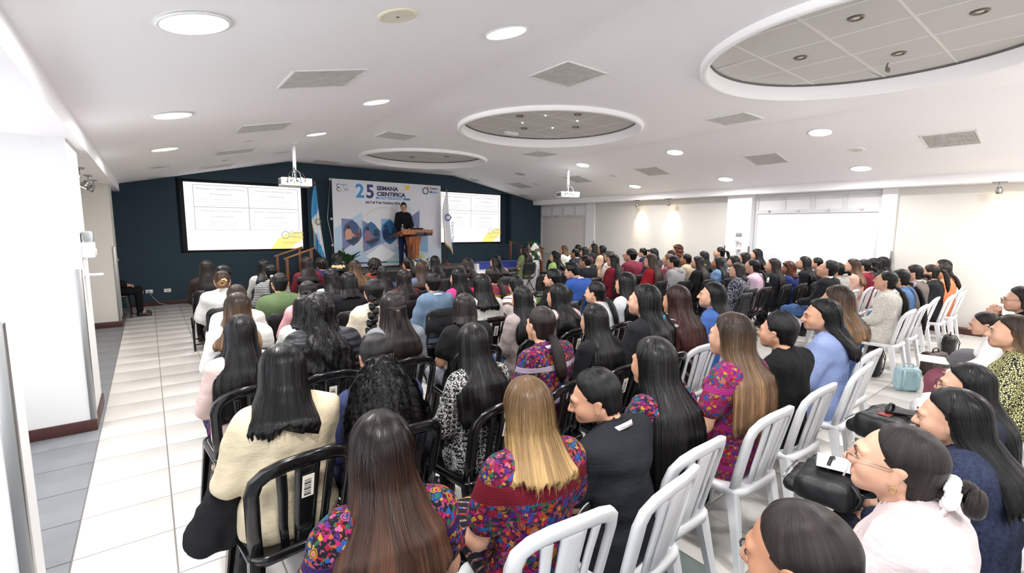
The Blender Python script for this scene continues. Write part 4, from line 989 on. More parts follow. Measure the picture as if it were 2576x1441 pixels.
def strands(m,n,rows,nphi,seed,out=.004,ext=.05,w=.0009,kink=0.,spread=.27):
    "loose locks lying just above a hair sheet"
    V,Q,U=m; r=np.random.RandomState(seed); G=V[:rows*nphi].reshape(rows,nphi,3); c=G.mean(1,keepdims=True); vs=[];qs=[];us=[]; o=0
    for i in range(n):
        k=int(nphi*(.5+r.uniform(-spread,spread)))%nphi; i0=int(r.uniform(2,rows*(.45 if not kink else .8))); step=2 if not kink else 1; idx=np.arange(i0,rows,step); 
        if len(idx)<5: continue
        kk=(k+np.round(np.cumsum(r.normal(0,.45,len(idx)))).astype(int))%nphi
        p=G[idx,kk].copy(); d=p-c[idx,0]; d[:,2]=0; d/=np.linalg.norm(d,axis=1)[:,None]+1e-6; t=np.linspace(0,1,len(idx))[:,None]
        p=p+d*(.0008+out*r.uniform(.1,1)*np.sin(t*PI*r.uniform(.5,1.2))**2); e=ext*r.uniform(-.6,1); p[:,2]-=e*t[:,0]**3; p[:,0]+=r.normal(0,.006)*t[:,0]**2
        sd=np.cross(d,[0,0,1.])
        if kink: q=np.arange(len(idx))[:,None]; p=p+kink*(d*np.sin(q*r.uniform(.9,1.7)+r.uniform(0,6))+sd*np.cos(q*r.uniform(.9,1.7)+r.uniform(0,6)))*np.minimum(1,t*4)
        ww=w*r.uniform(.6,1.8)*(1-.75*t); a=p-sd*ww; b=p+sd*ww; L=len(idx)
        vs.append(np.concatenate([a,b])); j=np.arange(L-1); qs.append(np.stack([j,j+1,j+1+L,j+L],1)+o); us.append(np.concatenate([np.stack([np.full(L,i*.137%1),1.35-p[:,2]],1)]*2)); o+=2*L
    return np.vstack(vs),np.vstack(qs),np.vstack(us)
def cat(*ms):
    V=[];Q=[];U=[];o=0
    for v,q,u in ms: V.append(v);Q.append(q+o);U.append(u);o+=len(v)
    return np.vstack(V),np.vstack(Q),np.vstack(U)
def hair_mesh(style,var,lod):
    key=(style,var,lod)
    if key in HAIRC: return HAIRC[key]
    sd=var*7+len(style); k=[1,.72,.5][lod]; NP,NZ=int(150*k)//2*2,int(46*k)+4; S0=lambda **a:hair_sheet(seed=sd,nphi=NP,nz=max(24,NZ),**a)
    def S(**a):
        m=S0(**a); n=max(24,NZ)
        return m if (lod==2 or (a.get('nape') and not a.get('curl'))) else cat(m,strands(m,150 if lod==0 else 60,n,NP,sd+3,out=.006+a.get('wave',0)+a.get('curl',0),ext=.05 if a.get('L',1)<1 else .015,w=.0009 if lod==0 else .0016)) if not a.get('curl') else cat(m,strands(m,420 if lod==0 else 160,n,NP,sd+3,out=.010,ext=.03,w=.0016,kink=.006))
    vv=[0,.05,-.05,.09,-.03][var%5]; TS=lambda p,r,**a:tail(p,r,sd,max(16,int(44*k))//2*2,max(12,int(40*k)),**a)
    cap=lambda inf=.013:S(L=1.095,inf=inf,th=85,nape=True,groove=.005,front=1.270)
    if style=='L': m=S(L=.80+vv,wid=1.12+vv,inf=.023)
    elif style=='LL': m=S(L=.62+vv,wid=1.14+vv,inf=.023)
    elif style=='M': m=S(L=.96+vv*.6,wid=1.08,wave=.004,inf=.025)
    elif style=='W': m=S(L=.80+vv,wid=1.2,wave=.010,wfreq=24,groove=.014,inf=.024)
    elif style=='C': m=S(L=.79+vv,wid=1.18,wave=.010,wfreq=36,curl=.0085,inf=.030,groove=.008)
    elif style=='B': m=S(L=1.045+vv*.3,wid=.62,inf=.024,side=1.6,th=104)
    elif style=='K': m=S(L=1.085,inf=.030,th=96,nape=True,curl=.006,groove=.006)
    elif style=='KC': m=S(L=1.02,wid=.8,inf=.038,th=92,curl=.011,side=2.,groove=.006)
    elif style=='S': m=S(L=1.105,inf=.016,th=85,nape=True,groove=.009,front=1.262,top=.012)
    elif style=='SS': m=S(L=1.11,inf=.008,th=85,nape=True,groove=.005,front=1.266,top=.004)
    elif style=='P': m=cat(cap(),TS([(0,-.118,1.125),(0,-.17,1.115),(0,-.215,1.04),(0,-.245,.93),(.01,-.25,.84+vv),(.01,-.245,.80+vv)],[.022,.03,.04,.043,.034,.008]))
    elif style=='PL': m=cat(cap(),TS([(0,-.12,1.13),(0,-.19,1.11),(.01,-.27,.98),(.015,-.295,.8),(.02,-.31,.6),(.02,-.31,.47)],[.022,.03,.043,.045,.04,.008],curl=.003))
    elif style=='PH': m=cat(cap(),TS([(0,-.13,1.215),(0,-.185,1.225),(0,-.225,1.13),(.01,-.245,1.0),(.015,-.25,.9+vv)],[.02,.034,.045,.042,.008],curl=.004))
    elif style=='PF': m=cat(cap(.013),TS([(0,-.125,1.20),(0,-.175,1.185),(0,-.215,1.08),(.0,-.235,.95),(.0,-.24,.84),(0,-.235,.78)],[.028,.075,.15,.19,.195,.10],curl=.0035,flat=.36,groove=.10,cf=90,fly=900 if lod==0 else 300))
    elif style=='U': m=cat(cap(),TS([(0,-.115,1.14),(0,-.16,1.14),(.012,-.19,1.165),(.034,-.205,1.15),(.03,-.215,1.118),(0,-.215,1.105),(-.03,-.212,1.12),(-.032,-.212,1.15),(-.005,-.215,1.165),(.01,-.222,1.145)],[.028,.026,.026,.026,.026,.026,.025,.024,.02,.008],tips=0,flat=1))
    elif style=='H': m=cat(S(L=.80+vv,wid=1.12+vv,inf=.022),TS([(-.085,-.05,1.225),(-.065,-.13,1.21),(0,-.168,1.20),(0,-.185,1.12),(0,-.20,1.0)],[.012,.014,.02,.022,.01]),TS([(.085,-.05,1.225),(.065,-.13,1.21),(0,-.168,1.20),(0,-.187,1.12)],[.012,.014,.02,.012]))
    elif style=='Z':
        parts=[cap()]
        for i in range(12):
            z=1.135-.034*i; x=.016*(1 if i%2 else -1)-.006*i; yb=-.160-.034*min(i,4); parts.append(TS([(x-.02*(1 if i%2 else -1)*-1,yb+.01,z+.03),(x,yb-.012,z),(x+.018*(1 if i%2 else -1)*-1,yb,z-.035)],[.014,.03,.014],tips=0,flat=.9))
        m=cat(*parts)
    V,Q,U=m
    HAIRC[key]=np_mesh('hair',V,Q,None,U); return HAIRC[key]
def hair_mat(c,tip=None,streak=.5,rough=.34):
    key=('hair',c,tip,streak)
    if key in MATS: return MATS[key]
    m=bpy.data.materials.new('hair'); m.use_nodes=True; t=NT(m); b=t.b; base=lin(c); tp=lin(tip) if tip else tuple(min(1,x*2.2+.006) for x in base)
    u=t.n('UVMap'); mp=t.n('Mapping'); mp.inputs['Scale'].default_value=(170,3.2,1); t.l(u.outputs[0],mp.inputs[0]); n=t.noise(mp.outputs[0],1.,4,.7)
    mp2=t.n('Mapping'); mp2.inputs['Scale'].default_value=(26,1.3,1); t.l(u.outputs[0],mp2.inputs[0]); n2=t.noise(mp2.outputs[0],1.,3)
    s=t.ramp(n2.outputs[0],[(.42,(0,0,0)),(.68,(1,1,1))])
    if tip:
        sp=t.n('SeparateXYZ'); t.l(u.outputs[0],sp.inputs[0]); gr=t.ramp(sp.outputs[1],[(.10,(0,0,0)),(.40,(1,1,1))])
        f=t.math('MULTIPLY',t.math('ADD',t.math('MULTIPLY',s,.75),.25),t.math('ADD',t.math('MULTIPLY',gr,.95),.05))
        f=t.math('MINIMUM',t.math('MULTIPLY',f,streak*2),1.)
    else: f=t.math('MULTIPLY',s,streak)
    col=t.mix(f,base,tp); fine=t.ramp(n.outputs[0],[(.3,(.55,.55,.55)),(.7,(1.35,1.35,1.35))]); t.base(t.mix(1.,col,fine,'MULTIPLY'))
    t.bump(n.outputs[0],.6,.004); b.inputs['Roughness'].default_value=rough; b.inputs['Specular IOR Level'].default_value=.26
    b.inputs['Anisotropic'].default_value=.3
    MATS[key]=m; return m
HC={'k':hair_mat((10,9,10)),'kk':hair_mat((14,12,13),None,.8),'d':hair_mat((27,20,18)),'b':hair_mat((46,31,24),None,.8),'r':hair_mat((40,22,21),(74,38,32),.7),'o':hair_mat((38,27,22),(150,112,78),.7),'hi':hair_mat((36,26,21),(150,116,84),.7),'bl':hair_mat((84,62,40),(184,150,100),.9),'gy':hair_mat((70,66,64),(150,148,146),.8),'rc':hair_mat((66,34,24),(120,66,44),.8),'lb':hair_mat((92,70,50),(140,110,80),.8),'g1':hair_mat((15,12,12),(78,50,36),.8)}
# ------------------------------------------------------------------ skin, cloth
SKIN=[M('skin warm',(184,139,113),.5,spec=.35,vary=(14,.06)),M('skin light',(196,152,128),.5,spec=.35,vary=(14,.06)),M('skin tan',(158,113,88),.5,spec=.35,vary=(14,.06))]
LIP=[M('lips %d'%i,c,.4) for i,c in enumerate(((160,96,86),(174,104,98),(138,84,74)))]
def fab(kind,c1,c2=(230,230,230),rough=.85):
    key=('fab',kind,c1,c2)
    if key in MATS: return MATS[key]
    m=bpy.data.materials.new(kind+' cloth'); m.use_nodes=True; t=NT(m); b=t.b; b.inputs['Roughness'].default_value=rough; b.inputs['Specular IOR Level'].default_value=.2
    a,c=lin(c1),lin(c2); v=t.co()
    sh=lambda col,k=.12:t.mix(1.,col,t.ramp(t.noise(v,9,3).outputs[0],[(.3,(1-k,)*3),(.7,(1+k,)*3)]),'MULTIPLY')
    if kind=='plain':
        t.base(sh(t.mix(0,a,a))); nn=t.noise(t.co('Object',(1,1,1.9),(.4,.3,.2)),11,5,.6); t.bump(nn.outputs[0],.35,.03)
    elif kind=='knit':
        w=t.n('TexWave',bands_direction='Z'); w.inputs['Scale'].default_value=42; w.inputs['Distortion'].default_value=1.2; t.l(v,w.inputs[0]); t.base(t.mix(w.outputs[1],tuple(x*.75 for x in a),a)); t.bump(w.outputs[1],.5,.005)
    elif kind=='fuzzy': n=t.noise(v,70,5,.8); t.base(t.ramp(n.outputs[0],[(.3,tuple(x*.45 for x in a)),(.7,c)])); t.bump(n.outputs[0],.8,.008)
    elif kind=='puffer':
        w=t.n('TexWave',bands_direction='Z',wave_profile='SIN'); w.inputs['Scale'].default_value=6.3; w.inputs['Distortion'].default_value=.6; t.l(v,w.inputs[0]); t.base(t.mix(0,a,a)); t.bump(w.outputs[1],.8,.012); b.inputs['Roughness'].default_value=.5; b.inputs['Specular IOR Level'].default_value=.3
    elif kind=='stripe':
        w=t.n('TexWave',bands_direction='Z'); w.inputs['Scale'].default_value=13; w.inputs['Distortion'].default_value=.5; t.l(v,w.inputs[0]); t.base(t.mix(t.ramp(w.outputs[1],[(.5,(0,0,0)),(.56,(1,1,1))]),a,c))
    elif kind=='widestripe':
        w=t.n('TexWave',bands_direction='DIAGONAL'); w.inputs['Scale'].default_value=6; w.inputs['Distortion'].default_value=.4; t.l(v,w.inputs[0]); t.base(t.mix(t.ramp(w.outputs[1],[(.72,(0,0,0)),(.78,(1,1,1))]),a,c))
    elif kind=='check':
        ch=t.n('TexChecker'); ch.inputs['Scale'].default_value=62; t.l(v,ch.inputs[0]); n=t.noise(v,130,4,.8); f=t.math('MULTIPLY',ch.outputs[1],t.ramp(n.outputs[0],[(.50,(0,0,0)),(.58,(1,1,1))]))
        w=t.n('TexWave',bands_direction='X'); w.inputs['Scale'].default_value=10; t.l(v,w.inputs[0]); w2=t.n('TexWave',bands_direction='Z'); w2.inputs['Scale'].default_value=10; t.l(v,w2.inputs[0])
        g=t.math('MAXIMUM',t.ramp(w.outputs[1],[(.8,(0,0,0)),(.9,(1,1,1))]),t.ramp(w2.outputs[1],[(.8,(0,0,0)),(.9,(1,1,1))])); f=t.math('MAXIMUM',f,t.math('MULTIPLY',g,t.ramp(n.outputs[0],[(.47,(0,0,0)),(.55,(1,1,1))])))
        t.base(t.mix(f,a,c)); t.bump(n.outputs[0],.4,.004)
    elif kind in ('leopard','dots'):
        vo=t.n('TexVoronoi',feature='F1' if kind=='dots' else 'DISTANCE_TO_EDGE'); vo.inputs['Scale'].default_value=78 if kind=='leopard' else 60; t.l(v,vo.inputs[0])
        t.base(t.mix(t.ramp(vo.outputs[0],[(.10,(0,0,0)),(.18,(1,1,1))] if kind=='leopard' else [(.28,(1,1,1)),(.4,(0,0,0))]),c if kind=='leopard' else a,a if kind=='leopard' else c))
    elif kind in ('huipil','huipilred'):
        dn=t.noise(v,30,2); dv=t.mix(.03,v,dn.outputs[1],'ADD'); vo=t.n('TexVoronoi'); vo.inputs['Scale'].default_value=27; t.l(dv,vo.inputs[0])
        sep=t.n('SeparateColor'); t.l(vo.outputs[1],sep.inputs[0])
        stops=[(0,lin((170,30,96))),(.16,lin((186,82,28))),(.3,lin((34,92,160))),(.44,lin((190,146,50))),(.54,lin((38,104,66))),(.66,lin((150,24,40))),(.8,lin((92,40,124))),(.95,lin((190,96,136)))]
        p1=t.ramp(sep.outputs[0],stops,'CONSTANT'); p2=t.ramp(sep.outputs[1],stops,'CONSTANT'); d=vo.outputs[0]
        inner=t.ramp(d,[(.22,(1,1,1)),(.26,(0,0,0))]); mid=t.ramp(d,[(.42,(1,1,1)),(.48,(0,0,0))]); ring=t.ramp(d,[(.30,(0,0,0)),(.34,(1,1,1)),(.36,(1,1,1)),(.40,(0,0,0))])
        n3=t.noise(v,85,2); bgc=t.mix(t.ramp(n3.outputs[0],[(.56,(0,0,0)),(.6,(1,1,1))]),a,t.mix(t.ramp(n3.outputs[1],[(.4,(0,0,0)),(.6,(1,1,1))]),lin((40,104,66)),lin((170,64,110))))
        vm=t.n('TexVoronoi',distance='MANHATTAN'); vm.inputs['Scale'].default_value=72; t.l(v,vm.inputs[0]); s2=t.n('SeparateColor'); t.l(vm.outputs[1],s2.inputs[0]); bgc=t.mix(t.ramp(s2.outputs[1],[(.45,(0,0,0)),(.5,(1,1,1))]),bgc,t.ramp(s2.outputs[0],stops,'CONSTANT'))
        col=t.mix(mid,bgc,p1); col=t.mix(ring,col,a); col=t.mix(inner,col,p2); 
        w=t.n('TexWave',bands_direction='Z',wave_profile='TRI'); w.inputs['Scale'].default_value=1.45; w.inputs['Phase Offset'].default_value=1.0; t.l(v,w.inputs[0]); band=t.ramp(w.outputs[1],[(.84,(0,0,0)),(.86,(1,1,1))])
        if kind=='huipilred':
            sz=t.n('SeparateXYZ'); t.l(v,sz.inputs[0]); band=t.ramp(sz.outputs[2],[(.905,(0,0,0)),(.91,(1,1,1)),(.985,(1,1,1)),(.99,(0,0,0))])
        w3=t.n('TexWave',bands_direction='Z'); w3.inputs['Scale'].default_value=30; t.l(v,w3.inputs[0]); t.base(t.mix(1.,t.mix(band,col,t.mix(t.ramp(w3.outputs[1],[(.86,(0,0,0)),(.92,(1,1,1))]),c,a)),(.6,.59,.62),'MULTIPLY')); t.bump(n3.outputs[0],.4,.004)
    elif kind=='corte':
        w=t.n('TexWave',bands_direction='DIAGONAL'); w.inputs['Scale'].default_value=11; w.inputs['Distortion'].default_value=.8; t.l(v,w.inputs[0]); n=t.noise(v,26,2); cc=t.ramp(n.outputs[0],[(.3,lin((150,40,50))),(.42,lin((60,80,160))),(.5,lin((180,150,60))),(.58,lin((120,50,130))),(.68,lin((40,120,110)))],'CONSTANT')
        t.base(t.mix(t.math('MULTIPLY',t.ramp(w.outputs[1],[(.78,(0,0,0)),(.86,(1,1,1))]),.8),a,cc))
    m.diffuse_color=(*a,1); MATS[key]=m; return m
def objmat(o,*ms):
    for i,m in enumerate(ms):
        if i>=len(o.data.materials): o.data.materials.append(None)
    for i,m in enumerate(ms):
        o.material_slots[i].link='OBJECT'; o.material_slots[i].material=m
# face details
def almond():
    q=MB(); n=10; vs=[]
    for j in range(3):
        for i in range(n+1):
            u=i/n*2-1; h=.0052*(1-u*u)**.8*(j-1); x=u*.0125; y=math.sqrt(max(0,.0157**2-x*x*.75-h*h))
            vs.append((x,y,h))
    q.add(vs,[(j*(n+1)+i,j*(n+1)+i+1,(j+1)*(n+1)+i+1,(j+1)*(n+1)+i) for j in range(2) for i in range(n)],0,True)
    q.lathe([(0,.0164),(.0052,.0160),(.0054,.0150)],seg=12,axis='y',mi=1); return q.mesh('eye',[M('eye white',(226,220,214),.25),M('iris dark',(30,20,16),.15)])
def brow():
    q=MB().tube([(-.016,.0,-.003),(-.006,.004,.002),(.006,.004,.003),(.017,-.004,-.002)],[.0022,.003,.003,.0012],6); return q.mesh('eyebrow',M('eyebrow hair',(34,26,22),.7))
def lash():
    q=MB().tube([(-.0135,.0095,.0),(-.006,.0148,.0045),(.006,.0148,.0045),(.0135,.0095,.0)],.0011,5); return q.mesh('eyelashes',M('eyelash',(22,18,18),.7))
EYE,BROW,LASH=almond(),brow(),lash()
def glasses_mesh():
    q=MB()
    for s in (-1,1):
        q.tube([(s*.032+.023*math.cos(a),.094,.0+.019*math.sin(a)) for a in np.linspace(0,2*PI,17)],.0015,6,caps=False)
        q.tube([(s*.055,.092,.006),(s*.076,.06,.006),(s*.083,-.03,.002),(s*.083,-.05,-.016)],.0014,6)
    q.tube([(-.01,.094,.004),(0,.097,.007),(.01,.094,.004)],.0013,6); return q
GLM={'m':glasses_mesh().mesh('glasses',M('thin metal frame',(150,140,130),.25,metal=1.)),'k':glasses_mesh().mesh('glasses',M('black frame',(20,20,22),.3))}
LENSG=M('spectacle lens',(236,236,240),.03); LENSG.node_tree.nodes['Principled BSDF'].inputs['Alpha'].default_value=.10
def ring_band(r0,r1,z0,z1,w,tilt,name,mat,n=28,open_front=True):
    q=MB(); rings=[]
    for k in range(n+1):
        a=-PI*1.0+2*PI*k/n; x=r0*math.sin(a); y=-r1*math.cos(a); zz=z0+(z1-z0)*(1-math.cos(a))/2
        rings.append([(x*.97,y*.97,zz+w),(x*1.03,y*1.03,zz-w),(x*1.06,y*1.06,zz-w),(x*1.0,y*1.0,zz+w)])
    q.loft(rings,caps=False); return q.mesh(name,mat)
COLLAR=ring_band(.062,.062,1.075,1.035,.018,0,'collar',M('white collar cloth',(232,233,236),.8))
COLLARK=ring_band(.068,.068,1.068,1.03,.022,0,'collar',fab('plain',(20,20,24)))
LANY=ring_band(.088,.086,1.068,.985,.011,0,'lanyard',M('white lanyard ribbon',(226,227,232),.6))
def hood_mesh():
    f=Field(axis(-.2,.2,.014),axis(-.3,.06,.014),axis(.92,1.16,.014))
    f.cone((-.08,-.13,1.04),(.08,-.13,1.04),.055,.055,.03); f.cone((0,-.16,.99),(0,-.2,1.04),.06,.05,.05,(1.3,.8,1)); f.cone((-.085,-.12,1.04),(-.06,.0,1.02),.045,.03,.03); f.cone((.085,-.12,1.04),(.06,.0,1.02),.045,.03,.03)
    f.cone((0,-.06,1.05),(0,-.07,1.2),.06,.085,.02,cut=True); return finish('hood',f,2,.006,30,3)
HOOD=hood_mesh()
def clip_mesh(r=.02):
    q=MB()
    for k in range(5): a=2*PI*k/5; q.lathe([(0,-.008),(r*.5,-.006),(r*.55,0),(r*.4,.005),(0,.006)],r*.6*math.cos(a),0,r*.6*math.sin(a),8)
    return q.mesh('hair_clip',M('clip',(200,200,200)))
CLIP=clip_mesh()
def scrunch():
    q=MB(); n=72; pts=[(.032*math.cos(2*PI*k/n),.006*math.sin(k*PI/3),.032*math.sin(2*PI*k/n)) for k in range(n+1)]
    q.tube(pts,[.015+.004*math.sin(k*PI/4) for k in range(n+1)],10,caps=False); return q.mesh('scrunchie',M('scrunchie white',(240,238,238),.9))
SCR=scrunch()
HOOP=MB().tube([(0,.009*math.cos(a),.009*math.sin(a)) for a in np.linspace(0,2*PI,15)],.0014,5,caps=False).mesh('earring',M('gold',(212,170,90),.2,metal=1.))
# ------------------------------------------------------------------ one person
def person(x,y,z,rz,pose,hair,hcol,top,bot,skin,hy,hp,ext,label,group='seated audience',lod=None,build=1.,floor=0.,shoe=(24,24,26)):
    d=math.hypot(x,y)
    if lod is None: lod=0 if d<3.2 else 1 if d<7 else 2
    fine=('face' in ext)
    hands=('hands' in ext)
    stand=pose=='stand'; me,hs=body_mesh(pose,lod,hands,hy,hp)
    style,var=hair; crown=1.318+hs[2]+(.36 if stand else 0)
    s=(z-floor)/crown; sc=Vector((s*build,s*(1+(build-1)*.5),s)); rzr=math.radians(rz)
    off=Vector((0,(-.045+hs[1])*sc.y,0)); off.rotate(Matrix.Rotation(rzr,3,'Z'))
    e=empty('person',(x-off.x,y-off.y,floor+(.36*s if stand else 0)),rzr,label,'person',group); e.scale=sc
    b=link('body',me,e); objmat(b,SKIN[skin],LIP[skin])
    kind,sl,fit,m=top
    t=link('top',top_mesh(pose,lod,sl,fit),e); objmat(t,m)
    bk,bm=bot; o=link('skirt' if bk=='skirt' else 'trousers',legs_mesh(bk,lod,pose),e); objmat(o,bm)
    for q in (-1,1): o=link('shoe',shoe_mesh(q,pose),e); objmat(o,M('shoe leather %d'%shoe[0],shoe,.4))
    long=style in ('L','LL','W','C','H')
    R=head_rot(hy,hp,0); pv=Vector((0,-.06,1.07)); HS=Vector(hs)
    T=Matrix.Translation(pv+HS)@R.to_4x4()@Matrix.Translation(-pv)
    def onhead(nm,mesh,loc=(0,0,0),rot=None,mats=None,scale=1.,M4=None):
        o=link(nm,mesh,e); o.matrix_local=(M4 or T)@Matrix.Translation(loc)@((rot.to_matrix().to_4x4()) if rot else Matrix())@Matrix.Scale(scale,4)
        if mats: objmat(o,*mats)
        return o
    Th=T
    if long: Th=Matrix.Translation(pv+HS)@head_rot(hy*.85,max(-10,min(hp,16))*.75,0).to_4x4()@Matrix.Translation(-pv)
    if hair[0]: onhead('hair',hair_mesh(style,var,lod),mats=[hcol],M4=Th)
    if fine or stand:
        for q in (-1,1):
            onhead('eye',EYE,(q*.031,.0585,1.1855)); onhead('eyelashes',LASH,(q*.031,.0585,1.187)); onhead('eyebrow',BROW,(q*.032,.0745,1.2095))
    ln=joints(pose)[1]; RL=Matrix.Rotation(-ln,3,'X'); pp=Vector((0,-.07,1.03))
    def onneck(nm,me,off):
        o=link(nm,me,e,HS+pp+RL@(Vector(off)-pp)); o.rotation_euler=(-ln,0,0); return o
    for k,v in ext.items():
        if k=='gl':
            g=onhead('glasses',GLM[v],(0,0,1.186))
            for q in (-1,1): l=link('lens',MB().lathe([(0,0),(.022,0),(.022,.001),(0,.001)],q*.032,.094,0,18,axis='y').mesh('lens',LENSG),g)
        elif k=='col': onneck('collar',COLLAR if v!='k' else COLLARK,(0,-.07,.004))
        elif k=='lan':
            o=onneck('lanyard',LANY,(0,-.080,.004))
            if lod==0: link('lanyard_print',LTXT,o,(0,0,0))
        elif k=='hood': o=onneck('hood',HOOD,(0,0,0)); objmat(o,v)
        elif k=='clip': onhead('hair_clip',CLIP,v[0],Matrix.Rotation(.3,3,'X').to_euler() if 0 else None,[v[1]],v[2] if len(v)>2 else 1.,Th)
        elif k=='scr': o=onhead('scrunchie',SCR,v[0],None,[v[1]],v[2] if len(v)>2 else 1.)
        elif k=='ear':
            for q in (-1,1): onhead('earring',HOOP,(q*.083,-.028,1.128))
    return e
